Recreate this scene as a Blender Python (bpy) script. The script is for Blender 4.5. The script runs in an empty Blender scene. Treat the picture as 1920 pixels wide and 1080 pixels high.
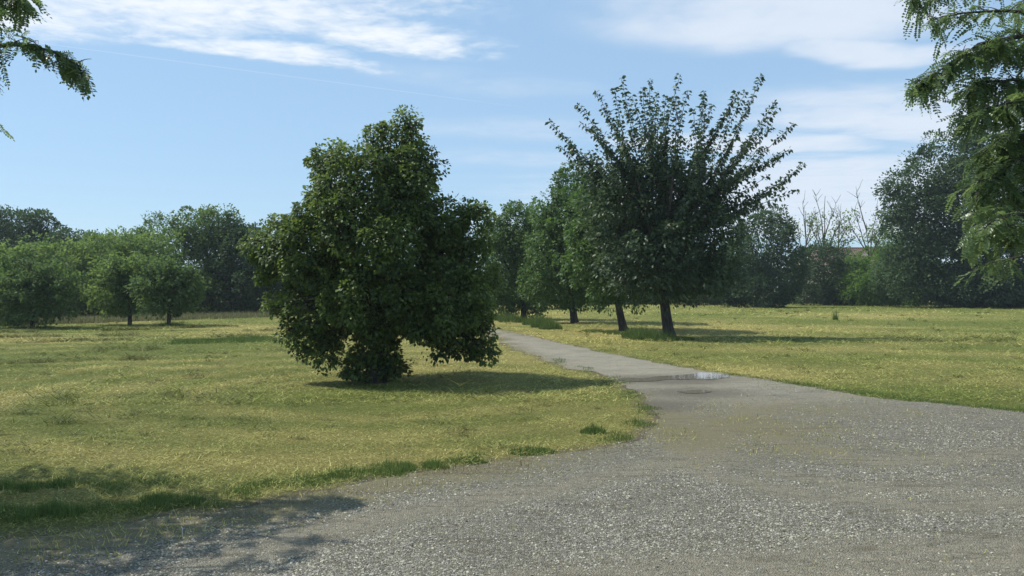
import bpy, math, random
import numpy as np
from mathutils import Vector, geometry

# ------------------------------------------------------------------ camera, sky, sun, exposure
random.seed(7)
R = np.random.default_rng(11)
scene = bpy.context.scene
COL = scene.collection

H_CAM = 1.7          # eye height
F_PX = 1507.0        # focal length in photograph pixels (1920 wide)
HOR = 540.0          # horizon row

cam_d = bpy.data.cameras.new('camera')
cam_d.sensor_width = 36.0
cam_d.lens = F_PX / 1920.0 * 36.0
cam_d.clip_end = 3000.0
cam_d.clip_start = 0.05
cam = bpy.data.objects.new('camera', cam_d)
COL.objects.link(cam)
cam.location = (0, 0, H_CAM)
cam.rotation_euler = (math.radians(90), 0, 0)
scene.camera = cam

SUN_EL = math.radians(54)
SUN_AZ = math.radians(14)        # ahead of due left
to_sun = Vector((-math.cos(SUN_AZ) * math.cos(SUN_EL), math.sin(SUN_AZ) * math.cos(SUN_EL), math.sin(SUN_EL)))
sun_d = bpy.data.lights.new('sun', 'SUN')
sun_d.energy = 4.6
sun_d.angle = math.radians(0.55)
sun_d.color = (1.0, 0.955, 0.87)
sun = bpy.data.objects.new('sun', sun_d)
COL.objects.link(sun)
sun.rotation_euler = to_sun.to_track_quat('Z', 'Y').to_euler()
sun.location = (-20, 5, 30)

vs = scene.view_settings
vs.view_transform = 'Standard'
vs.look = 'None'
vs.gamma = 1.0
vs.exposure = 0.25
vs.use_curve_mapping = False
scene.cycles.use_adaptive_sampling = True
scene.cycles.max_bounces = 6
scene.cycles.transparent_max_bounces = 6


class NT:
    """small helper to write node trees"""
    def __init__(self, tree):
        self.t = tree
        self.n = tree.nodes
        self.l = tree.links

    def node(self, typ, **kw):
        n = self.n.new(typ)
        for k, v in kw.items():
            setattr(n, k, v)
        return n

    def put(self, sock, v):
        if isinstance(v, bpy.types.NodeSocket):
            self.l.new(v, sock)
        elif v is not None:
            sock.default_value = v

    def math(self, op, a, b=None, c=None, clamp=False):
        n = self.node('ShaderNodeMath', operation=op, use_clamp=clamp)
        self.put(n.inputs[0], a)
        if b is not None:
            self.put(n.inputs[1], b)
        if c is not None:
            self.put(n.inputs[2], c)
        return n.outputs[0]

    def vmath(self, op, a, b=None):
        n = self.node('ShaderNodeVectorMath', operation=op)
        self.put(n.inputs[0], a)
        if b is not None:
            self.put(n.inputs[1], b)
        return n.outputs['Value'] if op in ('LENGTH', 'DISTANCE', 'DOT_PRODUCT') else n.outputs['Vector']

    def noise(self, vec, scale, detail=4.0, rough=0.55, dist=0.0):
        n = self.node('ShaderNodeTexNoise')
        self.put(n.inputs['Vector'], vec)
        n.inputs['Scale'].default_value = scale
        n.inputs['Detail'].default_value = detail
        n.inputs['Roughness'].default_value = rough
        n.inputs['Distortion'].default_value = dist
        return n.outputs['Fac']

    def voronoi(self, vec, scale, feature='F1'):
        n = self.node('ShaderNodeTexVoronoi', feature=feature)
        self.put(n.inputs['Vector'], vec)
        n.inputs['Scale'].default_value = scale
        return n

    def smooth(self, v, a, b, lo=0.0, hi=1.0):
        n = self.node('ShaderNodeMapRange', interpolation_type='SMOOTHSTEP')
        self.put(n.inputs[0], v)
        n.inputs[1].default_value = a
        n.inputs[2].default_value = b
        n.inputs[3].default_value = lo
        n.inputs[4].default_value = hi
        return n.outputs[0]

    def mix(self, f, a, b):
        n = self.node('ShaderNodeMix', data_type='RGBA')
        self.put(n.inputs[0], f)
        self.put(n.inputs[6], a if isinstance(a, bpy.types.NodeSocket) else (*a, 1.0))
        self.put(n.inputs[7], b if isinstance(b, bpy.types.NodeSocket) else (*b, 1.0))
        return n.outputs[2]

    def attr(self, name):
        return self.node('ShaderNodeAttribute', attribute_name=name)


# world: physical sky with a layer of broken high cloud at a cloud plane (x/z, y/z)
world = bpy.data.worlds.new('World')
scene.world = world
world.use_nodes = True
wt = NT(world.node_tree)
wt.n.clear()
w_out = wt.node('ShaderNodeOutputWorld')
w_bg = wt.node('ShaderNodeBackground')
w_bg.inputs['Strength'].default_value = 0.125
wt.l.new(w_bg.outputs[0], w_out.inputs[0])
sky = wt.node('ShaderNodeTexSky', sky_type='NISHITA')
sky.sun_disc = False
sky.sun_elevation = SUN_EL
sky.sun_rotation = math.radians(-(90 - 14))
sky.altitude = 100
sky.air_density = 1.0
sky.dust_density = 0.15
sky.ozone_density = 1.6
tc = wt.node('ShaderNodeTexCoord')
sep = wt.node('ShaderNodeSeparateXYZ')
wt.l.new(tc.outputs['Generated'], sep.inputs[0])
zc = wt.math('MAXIMUM', sep.outputs[2], 0.03)
cx = wt.math('DIVIDE', sep.outputs[0], zc)
cy = wt.math('DIVIDE', sep.outputs[1], zc)
cmb = wt.node('ShaderNodeCombineXYZ')
wt.put(cmb.inputs[0], cx)
wt.put(cmb.inputs[1], cy)
cvec = cmb.outputs[0]


def cloud_blob(x, y, rx, ry, rot=0.0):
    """soft 0..1 cover of one cloud field on the cloud plane"""
    m = wt.node('ShaderNodeMapping', vector_type='TEXTURE')
    wt.put(m.inputs['Vector'], warped)
    m.inputs['Location'].default_value = (x, y, 0)
    m.inputs['Rotation'].default_value = (0, 0, rot)
    m.inputs['Scale'].default_value = (rx, ry, 1)
    d = wt.vmath('LENGTH', m.outputs[0])
    return wt.smooth(d, 1.15, 0.25)


wn = wt.node('ShaderNodeTexNoise')
wt.put(wn.inputs['Vector'], cvec)
wn.inputs['Scale'].default_value = 1.1
wn.inputs['Detail'].default_value = 3
woff = wt.vmath('SUBTRACT', wn.outputs['Color'], (0.5, 0.5, 0.5))
wsc = wt.node('ShaderNodeVectorMath', operation='SCALE')
wt.put(wsc.inputs[0], woff)
wsc.inputs['Scale'].default_value = 0.55
warped = wt.vmath('ADD', cvec, wsc.outputs[0])

fine = wt.noise(cvec, 9.0, 6, 0.62, 0.3)
mid = wt.noise(cvec, 2.6, 5, 0.6, 0.4)
tex_a = wt.math('ADD', wt.math('MULTIPLY', fine, 0.55), wt.math('MULTIPLY', mid, 0.45))
# dappled cloud sheet
cover = None
for b in [(-1.2, 2.75, 1.3, 0.72, 0.06), (-1.9, 2.95, 0.6, 0.4, 0.3), (-0.45, 3.25, 0.55, 0.26, 0.15), (-1.0, 3.45, 0.6, 0.22, 0.45), (-0.3, 2.55, 0.7, 0.3, 0.0),
          (-2.2, 1.6, 1.4, 1.0, 0.3), (2.4, -1.2, 1.5, 1.1, 0.5), (-1.8, -2.4, 1.6, 0.9, 1.1)]:
    c_ = cloud_blob(*b)
    cover = c_ if cover is None else wt.math('MAXIMUM', cover, c_)
dap = wt.math('MULTIPLY', wt.smooth(wt.math('ADD', tex_a, wt.math('MULTIPLY', cover, 0.36)), 0.52, 1.0), wt.smooth(cover, 0.0, 0.35))
# soft streaky veils
mp = wt.node('ShaderNodeMapping')
wt.put(mp.inputs['Vector'], cvec)
mp.inputs['Rotation'].default_value = (0, 0, 0.25)
mp.inputs['Scale'].default_value = (0.45, 1.1, 1)
streak = wt.noise(mp.outputs[0], 1.15, 4, 0.5, 0.6)
veil = None
for b in [(1.0, 2.95, 0.95, 0.62, 0.2), (1.55, 3.45, 0.6, 0.3, 0.3), (2.7, 4.75, 2.0, 1.0, 0.32), (1.6, 5.6, 1.5, 0.6, 0.2), (3.6, 7.0, 2.9, 1.4, 0.25), (5.0, 9.0, 6.5, 4.6, 0.2), (5.5, 13.0, 8.0, 5.0, 0.2), (0.4, 1.2, 1.2, 0.8, 0.4), (3.5, 1.0, 1.6, 1.2, 0.2), (-4.5, -1.0, 1.8, 1.4, 0.2)]:
    c_ = cloud_blob(*b)
    veil = c_ if veil is None else wt.math('MAXIMUM', veil, c_)
lump = wt.math('ADD', wt.math('ADD', wt.math('MULTIPLY', streak, 0.45), wt.math('MULTIPLY', mid, 0.4)), wt.math('MULTIPLY', fine, 0.15))
vs_ = wt.math('MULTIPLY', wt.smooth(wt.math('ADD', lump, wt.math('MULTIPLY', veil, 0.42)), 0.48, 0.98), wt.smooth(veil, 0.0, 0.7))
wisp = None
for b in [(0.1, 5.1, 1.1, 0.5, 0.1), (0.25, 6.2, 1.2, 0.6, 0.1), (-0.1, 3.9, 0.7, 0.3, 0.4)]:
    c_ = cloud_blob(*b)
    wisp = c_ if wisp is None else wt.math('MAXIMUM', wisp, c_)
vs_ = wt.math('MAXIMUM', vs_, wt.math('MULTIPLY', wt.math('MULTIPLY', wisp, wt.smooth(lump, 0.3, 0.75)), 0.55))
# faint vapour trail
mt_ = wt.node('ShaderNodeMapping', vector_type='TEXTURE')
wt.put(mt_.inputs['Vector'], cvec)
_p0 = np.array([(130 - 960) / (540 - 88), 1507 / (540 - 88)])
_p1 = np.array([(760 - 960) / (540 - 172), 1507 / (540 - 172)])
mt_.inputs['Location'].default_value = (_p0[0], _p0[1], 0)
mt_.inputs['Rotation'].default_value = (0, 0, math.atan2(_p1[1] - _p0[1], _p1[0] - _p0[0]))
st_ = wt.node('ShaderNodeSeparateXYZ')
wt.put(st_.inputs[0], mt_.outputs[0])
trail = wt.smooth(wt.math('ABSOLUTE', st_.outputs[1]), 0.012, 0.002, 0.0, 0.16)
trail = wt.math('MULTIPLY', trail, wt.smooth(wt.math('ABSOLUTE', wt.math('SUBTRACT', st_.outputs[0], 0.9)), 1.6, 0.7))
sky_tint = wt.node('ShaderNodeMix', data_type='RGBA', blend_type='MULTIPLY')
sky_tint.inputs[0].default_value = 1.0
wt.l.new(sky.outputs[0], sky_tint.inputs[6])
sky_tint.inputs[7].default_value = (0.72, 0.76, 0.76, 1.0)
thin = wt.mix(0.55, sky_tint.outputs[2], (3.3, 5.1, 7.2))
col1 = wt.mix(wt.math('MULTIPLY', vs_, 0.85), thin, (5.4, 5.9, 6.6))
col2 = wt.mix(wt.math('MULTIPLY', dap, 0.9), col1, (6.7, 6.95, 7.2))
col3 = wt.mix(trail, col2, (6.7, 6.95, 7.2))
wt.l.new(col3, w_bg.inputs['Color'])

# ------------------------------------------------------------------ helpers


def G(u, v):
    """a point of the ground from its place in the photograph"""
    y = F_PX * H_CAM / (v - HOR)
    return np.array([(u - 960) / F_PX * y, y, 0.0])


def P(u, v, y):
    """a point at distance y"""
    return np.array([(u - 960) / F_PX * y, y, H_CAM - (v - HOR) / F_PX * y])


def in_frame(p, m=0.0):
    p = np.atleast_2d(p)
    y = np.maximum(p[:, 1], 1e-3)
    u = p[:, 0] / y * F_PX + 960
    v = HOR - (p[:, 2] - H_CAM) / y * F_PX
    return (p[:, 1] > 0.3) & (u > -m) & (u < 1920 + m) & (v > -m) & (v < 1080 + m)


def vnoise(x, y, seed=0):
    """value noise 0..1, numpy"""
    x = np.asarray(x, float)
    y = np.asarray(y, float)
    xi = np.floor(x).astype(np.int64)
    yi = np.floor(y).astype(np.int64)
    fx = x - xi
    fy = y - yi
    fx = fx * fx * (3 - 2 * fx)
    fy = fy * fy * (3 - 2 * fy)

    def h(a, b):
        n = (a * 374761393 + b * 668265263 + seed * 1442695041) & 0xffffffff
        n = ((n ^ (n >> 13)) * 1274126177) & 0xffffffff
        return ((n ^ (n >> 16)) & 0xffff) / 65535.0
    return (h(xi, yi) * (1 - fx) + h(xi + 1, yi) * fx) * (1 - fy) + (h(xi, yi + 1) * (1 - fx) + h(xi + 1, yi + 1) * fx) * fy


def fbm(x, y, s, seed=0, o=4):
    t = 0
    a = 0.5
    tot = 0
    for i in range(o):
        t = t + a * vnoise(np.asarray(x) / s, np.asarray(y) / s, seed + i * 17)
        tot += a
        a *= 0.5
        s *= 0.5
    return t / tot


def sstep(a, b, x):
    t = np.clip((np.asarray(x, float) - a) / (b - a), 0, 1)
    return t * t * (3 - 2 * t)


def np_mesh(name, V, faces, attrs=None, smooth=False):
    """faces: one array (n,k) or a list of such arrays"""
    if not isinstance(faces, (list, tuple)):
        faces = [faces]
    faces = [np.asarray(f, np.int32) for f in faces if len(f)]
    me = bpy.data.meshes.new(name)
    V = np.asarray(V, np.float32)
    me.vertices.add(len(V))
    me.vertices.foreach_set('co', V.ravel())
    idx = np.concatenate([f.ravel() for f in faces])
    me.loops.add(len(idx))
    me.loops.foreach_set('vertex_index', idx)
    tot = np.concatenate([np.full(len(f), f.shape[1], np.int32) for f in faces])
    st = np.concatenate([[0], np.cumsum(tot)[:-1]]).astype(np.int32)
    me.polygons.add(len(tot))
    me.polygons.foreach_set('loop_start', st)
    me.polygons.foreach_set('loop_total', tot)
    if smooth:
        me.polygons.foreach_set('use_smooth', np.ones(len(tot), bool))
    for k, a in (attrs or {}).items():
        a = np.asarray(a, np.float32)
        if a.ndim == 1:
            at = me.attributes.new(k, 'FLOAT', 'POINT')
            at.data.foreach_set('value', a)
        else:
            at = me.attributes.new(k, 'FLOAT_COLOR', 'POINT')
            at.data.foreach_set('color', np.concatenate([a, np.ones((len(a), 1), np.float32)], 1).ravel())
    me.update(calc_edges=True)
    return me


def link(name, me, mat=None, parent=None, loc=None, **props):
    o = bpy.data.objects.new(name, me)
    COL.objects.link(o)
    if mat is not None and me is not None and not me.materials:
        me.materials.append(mat)
    if parent is not None:
        o.parent = parent
    if loc is not None:
        o.location = loc
    for k, v in props.items():
        o[k] = v
    return o


def thing(name, label, category, loc, group=None):
    o = link(name, None, loc=tuple(loc), label=label, category=category)
    if group:
        o['group'] = group
    return o


def unit(v):
    v = np.asarray(v, float)
    return v / np.maximum(np.linalg.norm(v, axis=-1, keepdims=True), 1e-9)


# leaf outlines: x along the leaf, y across, z out of it
KITE = (np.array([(0, 0, 0), (.42, .34, .10), (1, 0, -.06), (.42, -.34, .10)]), np.array([(0, 2, 1), (0, 3, 2)]))
LIME = (np.array([(0, 0, 0), (.16, .36, .07), (.62, .37, .06), (1, 0, -.10), (.62, -.37, .06), (.16, -.36, .07)]),
        np.array([(0, 3, 2, 1), (0, 5, 4, 3)]))
CHERRY = (np.array([(0, 0, 0), (.3, .22, .08), (.72, .2, .05), (1, 0, -.12), (.72, -.2, .05), (.3, -.22, .08)]),
          np.array([(0, 3, 2, 1), (0, 5, 4, 3)]))


def instance(tmpl, pos, d, n, size, rng, width=1.0):
    """leaves as one vertex and face array, plus the index of the leaf per vertex"""
    tv, tf = tmpl
    d = unit(d)
    n = np.asarray(n, float)
    n = n - (n * d).sum(1, keepdims=True) * d
    n = unit(n + 1e-6)
    s = np.cross(n, d)
    size = np.asarray(size)[:, None, None]
    V = pos[:, None, :] + size * (tv[None, :, 0, None] * d[:, None, :] + width * tv[None, :, 1, None] * s[:, None, :] + tv[None, :, 2, None] * n[:, None, :])
    k = len(tv)
    Fc = tf[None] + (np.arange(len(pos)) * k)[:, None, None]
    return V.reshape(-1, 3), Fc.reshape(-1, tf.shape[1]), np.repeat(np.arange(len(pos)), k)


def rand_dir(n, rng):
    return unit(rng.normal(size=(n, 3)))


class Tubes:
    """branches: tapering tubes gathered into one mesh"""
    def __init__(self):
        self.V = []
        self.F = []
        self.n = 0

    def add(self, pts, rad, sides=6):
        pts = np.asarray(pts, float)
        rad = np.asarray(rad, float)
        t = unit(np.gradient(pts, axis=0))
        up = np.array([0.13, 0.31, 0.94]) if abs(t[0][2]) < 0.8 else np.array([0.9, 0.2, 0.1])
        a = unit(np.cross(t, up))
        b = np.cross(t, a)
        ang = np.linspace(0, 2 * np.pi, sides, endpoint=False)
        ring = (np.cos(ang)[None, :, None] * a[:, None] + np.sin(ang)[None, :, None] * b[:, None]) * rad[:, None, None] + pts[:, None]
        m = len(pts)
        self.V.append(ring.reshape(-1, 3))
        i = np.arange(m - 1)[:, None] * sides
        j = np.arange(sides)[None]
        j2 = (j + 1) % sides
        f = np.stack([i + j, i + j2, i + sides + j2, i + sides + j], -1).reshape(-1, 4) + self.n
        self.F.append(f)
        self.n += m * sides

    def mesh(self, name):
        return np_mesh(name, np.concatenate(self.V), np.concatenate(self.F), smooth=True)


def bez(a, b, c, n=8):
    t = np.linspace(0, 1, n)[:, None]
    return (1 - t) ** 2 * np.asarray(a) + 2 * t * (1 - t) * np.asarray(b) + t * t * np.asarray(c)


def wobble(pts, amp, rng):
    n = len(pts)
    w = rng.normal(size=(n, 3)) * amp
    w[0] = 0
    return pts + np.cumsum(w, 0) * np.linspace(0, 1, n)[:, None]


# ------------------------------------------------------------------ materials
MATS = {}


def material(name):
    m = bpy.data.materials.new(name)
    m.use_nodes = True
    t = NT(m.node_tree)
    t.n.clear()
    out = t.node('ShaderNodeOutputMaterial')
    b = t.node('ShaderNodeBsdfPrincipled')
    t.l.new(b.outputs[0], out.inputs[0])
    MATS[name] = m
    return m, t, b, out


def leaf_material(name, dark, light, rough=0.45, trans=0.35, spec=0.5, back=None):
    """tint (0..1 for each leaf) picks between the two greens"""
    m, t, b, out = material(name)
    a = t.attr('tint')
    obj = t.node('ShaderNodeNewGeometry')
    c = t.mix(a.outputs['Fac'], dark, light)
    g = t.mix(t.math('MULTIPLY', obj.outputs['Backfacing'], 0.45), c, back or tuple(min(1, x * 1.3 + 0.02) for x in light))
    t.put(b.inputs['Base Color'], g)
    b.inputs['Roughness'].default_value = rough
    b.inputs['Specular IOR Level'].default_value = spec
    tr = t.node('ShaderNodeBsdfTranslucent')
    hs = t.node('ShaderNodeHueSaturation')
    hs.inputs['Value'].default_value = 1.7
    hs.inputs['Saturation'].default_value = 1.1
    hs.inputs['Hue'].default_value = 0.485
    t.put(hs.inputs['Color'], c)
    t.put(tr.inputs['Color'], hs.outputs[0])
    mx = t.node('ShaderNodeMixShader')
    mx.inputs[0].default_value = trans
    t.l.new(b.outputs[0], mx.inputs[1])
    t.l.new(tr.outputs[0], mx.inputs[2])
    t.l.new(mx.outputs[0], out.inputs[0])
    return m


def bark_material(name, c1, c2, scale=14):
    m, t, b, out = material(name)
    g = t.node('ShaderNodeTexCoord')
    mp_ = t.node('ShaderNodeMapping')
    t.put(mp_.inputs['Vector'], g.outputs['Object'])
    mp_.inputs['Scale'].default_value = (1, 1, 0.3)
    n1 = t.noise(mp_.outputs[0], scale, 6, 0.65)
    t.put(b.inputs['Base Color'], t.mix(t.smooth(n1, 0.35, 0.7), c1, c2))
    b.inputs['Roughness'].default_value = 0.9
    bp = t.node('ShaderNodeBump')
    bp.inputs['Strength'].default_value = 0.7
    bp.inputs['Distance'].default_value = 0.03
    t.put(bp.inputs['Height'], n1)
    t.put(b.inputs['Normal'], bp.outputs[0])
    return m


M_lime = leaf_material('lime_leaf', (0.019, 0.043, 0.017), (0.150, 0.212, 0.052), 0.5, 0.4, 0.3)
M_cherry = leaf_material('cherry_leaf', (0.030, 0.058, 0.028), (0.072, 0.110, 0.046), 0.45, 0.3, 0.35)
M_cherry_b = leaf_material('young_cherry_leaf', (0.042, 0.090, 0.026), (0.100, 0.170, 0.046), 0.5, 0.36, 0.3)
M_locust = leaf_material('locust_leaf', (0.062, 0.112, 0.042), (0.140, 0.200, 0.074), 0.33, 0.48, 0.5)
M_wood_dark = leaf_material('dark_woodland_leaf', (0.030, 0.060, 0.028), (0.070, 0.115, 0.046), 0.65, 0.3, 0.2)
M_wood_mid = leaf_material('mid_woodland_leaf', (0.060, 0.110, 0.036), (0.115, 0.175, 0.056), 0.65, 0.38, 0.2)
M_wood_pale = leaf_material('pale_woodland_leaf', (0.088, 0.150, 0.044), (0.155, 0.222, 0.070), 0.65, 0.42, 0.2)
M_bright = leaf_material('bright_bush_leaf', (0.065, 0.140, 0.028), (0.130, 0.220, 0.050), 0.65, 0.4, 0.2)
M_bark = bark_material('bark', (0.022, 0.018, 0.014), (0.075, 0.062, 0.048))
M_bark_grey = bark_material('grey_bark', (0.05, 0.046, 0.038), (0.12, 0.11, 0.092), 8)

# grass blades carry their own colour
M_blade, t, b, out = material('grass_blade')
a = t.attr('Col')
t.put(b.inputs['Base Color'], a.outputs['Color'])
b.inputs['Roughness'].default_value = 0.6
b.inputs['Specular IOR Level'].default_value = 0.25
tr = t.node('ShaderNodeBsdfTranslucent')
t.put(tr.inputs['Color'], a.outputs['Color'])
mx = t.node('ShaderNodeMixShader')
mx.inputs[0].default_value = 0.35
t.l.new(b.outputs[0], mx.inputs[1])
t.l.new(tr.outputs[0], mx.inputs[2])
t.l.new(mx.outputs[0], out.inputs[0])

# ------------------------------------------------------------------ the gravel's outline
edge_px_left = [(-420, 1100), (-160, 1035), (0, 1012), (110, 1003), (230, 985), (330, 968), (450, 953), (520, 935), (610, 915), (720, 895), (850, 877), (960, 862), (1040, 852), (1130, 842),
                (1205, 822), (1235, 795), (1228, 770), (1205, 742), (1165, 718), (1110, 698), (1050, 682), (990, 664), (950, 645), (925, 630), (880, 619), (800, 611), (690, 606)]
edge_px_right = [(700, 601), (820, 604), (890, 610), (945, 620), (1000, 631), (1080, 649), (1150, 667), (1250, 684), (1330, 697), (1400, 709), (1480, 721), (1560, 733), (1700, 751), (1920, 773), (2150, 795)]
pl = [G(*p)[:2] for p in edge_px_left]
pr = [G(*p)[:2] for p in edge_px_right]
ring = pl + pr + [np.array([16.0, 8.0]), np.array([16.0, 1.0]), np.array([3.0, 0.5]), np.array([-4.5, 0.8]), np.array([-6.5, 3.0])]


def densify(pts, rng, closed=True):
    res = []
    n = len(pts)
    for i in range(n if closed else n - 1):
        a_, b_ = pts[i], pts[(i + 1) % n]
        L = np.linalg.norm(b_ - a_)
        step = np.clip(0.012 * (a_[1] + b_[1]) / 2, 0.07, 0.5)
        k = max(1, int(L / step))
        for j in range(k):
            res.append(a_ + (b_ - a_) * j / k)
    return np.array(res)


OUT = densify(ring, R)
amp = np.clip(OUT[:, 1] * 0.016, 0.08, 0.6)
OUT = OUT + (R.normal(size=OUT.shape) * [0.5, 0.9]) * np.clip(OUT[:, 1] * .004, .015, .12)[:, None]
OUT = OUT + np.stack([(fbm(OUT[:, 0] + 31, OUT[:, 1], 0.9, 3) - .5) * 2.2 * amp, (fbm(OUT[:, 0], OUT[:, 1] + 57, 0.9, 5) - .5) * 3.4 * amp], 1)


def inside(poly, x, y):
    x = np.asarray(x)
    y = np.asarray(y)
    res = np.zeros(x.shape, bool)
    n = len(poly)
    for i in range(n):
        x0, y0 = poly[i]
        x1, y1 = poly[(i + 1) % n]
        if y0 == y1:
            continue
        c = ((y0 > y) != (y1 > y)) & (x < (x1 - x0) * (y - y0) / (y1 - y0) + x0)
        res ^= c
    return res


def dist_poly(poly, x, y):
    x = np.asarray(x, float)
    y = np.asarray(y, float)
    d = np.full(x.shape, 1e9)
    st = poly[::3]
    for i in range(0, len(st)):
        d = np.minimum(d, (x - st[i, 0]) ** 2 + (y - st[i, 1]) ** 2)
    return np.sqrt(d)


# a coarse lookup of the signed distance to the gravel's edge (positive on the lawn)
GX = np.arange(-30, 30.01, 0.15)
GY = np.arange(0, 60.01, 0.15)
gx, gy = np.meshgrid(GX, GY)
SD = dist_poly(OUT, gx.ravel(), gy.ravel())
SD = np.where(inside(OUT, gx.ravel(), gy.ravel()), -SD, SD).reshape(gx.shape)


def sdist(x, y):
    x = np.asarray(x, float)
    y = np.asarray(y, float)
    fx = np.clip((x - GX[0]) / 0.15, 0, len(GX) - 1.001)
    fy = np.clip((y - GY[0]) / 0.15, 0, len(GY) - 1.001)
    i = fx.astype(int)
    j = fy.astype(int)
    a_ = fx - i
    b_ = fy - j
    d = (SD[j, i] * (1 - a_) + SD[j, i + 1] * a_) * (1 - b_) + (SD[j + 1, i] * (1 - a_) + SD[j + 1, i + 1] * a_) * b_
    far = np.maximum(np.abs(x) - 30, 0) + np.maximum(y - 60, 0)
    return d + far


def ground_h(x, y):
    """gentle unevenness of the meadow; level under and beside the gravel"""
    s = sstep(0.8, 5.0, sdist(x, y))
    return s * ((fbm(x, y, 6.0, 40, 3) - .5) * 0.22)


def dryness(x, y):
    """0 fresh green .. 1 straw"""
    d = fbm(np.asarray(x) * 0.7, y, 3.2, 60, 5)
    d2 = fbm(x, y, 11.0, 71, 3)
    v = 0.58 + (d - .5) * 1.5 + (d2 - .5) * 1.0
    left = sstep(-5, -13, np.asarray(x)) * sstep(12, 22, y)
    v = v - 0.24 * left
    # swaths left by the mower: straight rows across the left field, arcs round the lone tree
    row = np.sin((np.asarray(y) - 0.22 * np.asarray(x)) * 2 * np.pi / 1.7 + 2.5 * fbm(x, y, 9.0, 88, 2))
    v = v + 0.26 * row * sstep(-4, -8, np.asarray(x)) * sstep(15, 19, y) * sstep(50, 36, y)
    rr = np.hypot(np.asarray(x) + 2.0, np.asarray(y) - 14.0)
    v = v + 0.17 * np.sin(rr * 2 * np.pi / 1.45) * sstep(9.5, 7.5, rr) * sstep(1.5, 3, rr) * sstep(2, -1, np.asarray(x))
    v = v - 0.02
    v = v - 0.24 * sstep(2, 7, np.asarray(x)) - 0.10 * sstep(40, 70, y)
    v = v + 0.16 * sstep(10, 7, y) * sstep(0.4, 1.5, sdist(x, y))
    return np.clip(v, 0, 1)


# ------------------------------------------------------------------ ground
def lines(lo, hi, fine_lo, fine_hi, step):
    a_ = list(np.arange(fine_lo, fine_hi, step))
    x = fine_hi
    s = step
    while x < hi:
        a_.append(x)
        s *= 1.22
        x += s
    a_.append(hi)
    x = fine_lo - step
    s = step
    pre = []
    while x > lo:
        pre.append(x)
        s *= 1.22
        x -= s
    pre.append(lo)
    return np.array(pre[::-1] + a_)


xs = lines(-900, 900, -20, 20, 0.22)
ys = lines(-60, 1500, 4, 34, 0.22)
mx_, my_ = np.meshgrid(xs, ys)
gxv, gyv = mx_.ravel(), my_.ravel()
sdv = sdist(gxv, gyv)
nx, ny = len(xs), len(ys)
ii = (np.arange(ny - 1)[:, None] * nx + np.arange(nx - 1)[None]).ravel()
gme = np_mesh('ground', np.stack([gxv, gyv, ground_h(gxv, gyv)], 1), np.stack([ii, ii + 1, ii + 1 + nx, ii + nx], 1),
              {'dry': dryness(gxv, gyv), 'sd': sdv}, smooth=True)
M_ground, t, b, out = material('mown_meadow')
tcg = t.node('ShaderNodeTexCoord').outputs['Object']
dry = t.attr('dry').outputs['Fac']
sda = t.attr('sd').outputs['Fac']
n1 = t.noise(tcg, 5.0, 6, 0.7)
n2 = t.noise(tcg, 34.0, 5, 0.7)
n3 = t.noise(tcg, 120.0, 3, 0.7)
dr = t.math('ADD', dry, t.math('MULTIPLY', t.math('SUBTRACT', n1, 0.5), 1.1))
dr = t.math('ADD', dr, t.math('MULTIPLY', t.math('SUBTRACT', n2, 0.5), 1.0))
colg = t.mix(t.smooth(dr, 0.1, 1.0), (0.172, 0.212, 0.044), (0.455, 0.392, 0.134))
colg = t.mix(t.smooth(n2, 0.60, 0.42, 0.0, 0.6), colg, (0.095, 0.102, 0.034))
colg = t.mix(t.smooth(n3, 0.5, 0.75, 0.0, 0.6), colg, (0.40, 0.36, 0.17))
soil = t.mix(n2, (0.130, 0.108, 0.072), (0.255, 0.222, 0.162))
edge = t.smooth(t.math('ADD', sda, t.math('MULTIPLY', t.math('SUBTRACT', n1, 0.5), 0.9)), 0.35, -0.05)
t.put(b.inputs['Base Color'], t.mix(edge, colg, soil))
b.inputs['Roughness'].default_value = 0.95
b.inputs['Specular IOR Level'].default_value = 0.1
bp = t.node('ShaderNodeBump')
bp.inputs['Strength'].default_value = 1.0
bp.inputs['Distance'].default_value = 0.12
t.put(bp.inputs['Height'], t.math('ADD', t.math('MULTIPLY', n2, 0.7), t.math('ADD', t.math('MULTIPLY', n3, 0.25), t.math('MULTIPLY', n1, 0.6))))
t.put(b.inputs['Normal'], bp.outputs[0])
link('ground', gme, M_ground, kind='structure')

# ------------------------------------------------------------------ gravel drive
pts = [Vector(p) for p in OUT]
edges = [(i, (i + 1) % len(OUT)) for i in range(len(OUT))]
gxx, gyy = np.meshgrid(np.arange(-9, 17, 0.3), np.arange(0.5, 45, 0.3))
gxx = gxx.ravel() + R.uniform(-.08, .08, gxx.size)
gyy = gyy.ravel() + R.uniform(-.08, .08, gyy.size)
keep = (sdist(gxx, gyy) < -0.12)
pts += [Vector((x, y)) for x, y in zip(gxx[keep], gyy[keep])]
vco, _, fcs, *_r = geometry.delaunay_2d_cdt(pts, edges, [], 1, 1e-5)
gv = np.array([(v.x, v.y) for v in vco])
gf = np.array([f for f in fcs if len(f) == 3])

PUD = G(1262, 710)
WET = [(G(1255, 712)[:2], 1.7, 1.2), (G(1300, 737)[:2], 1.3, 0.9), (G(1240, 760)[:2], 0.8, 0.9)]


def mudness(x, y):
    m = np.zeros_like(np.asarray(x, float))
    for c, rx, ry in WET:
        m = np.maximum(m, np.exp(-((x - c[0]) / rx) ** 2 - ((y - c[1]) / ry) ** 2))
    return m


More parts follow.
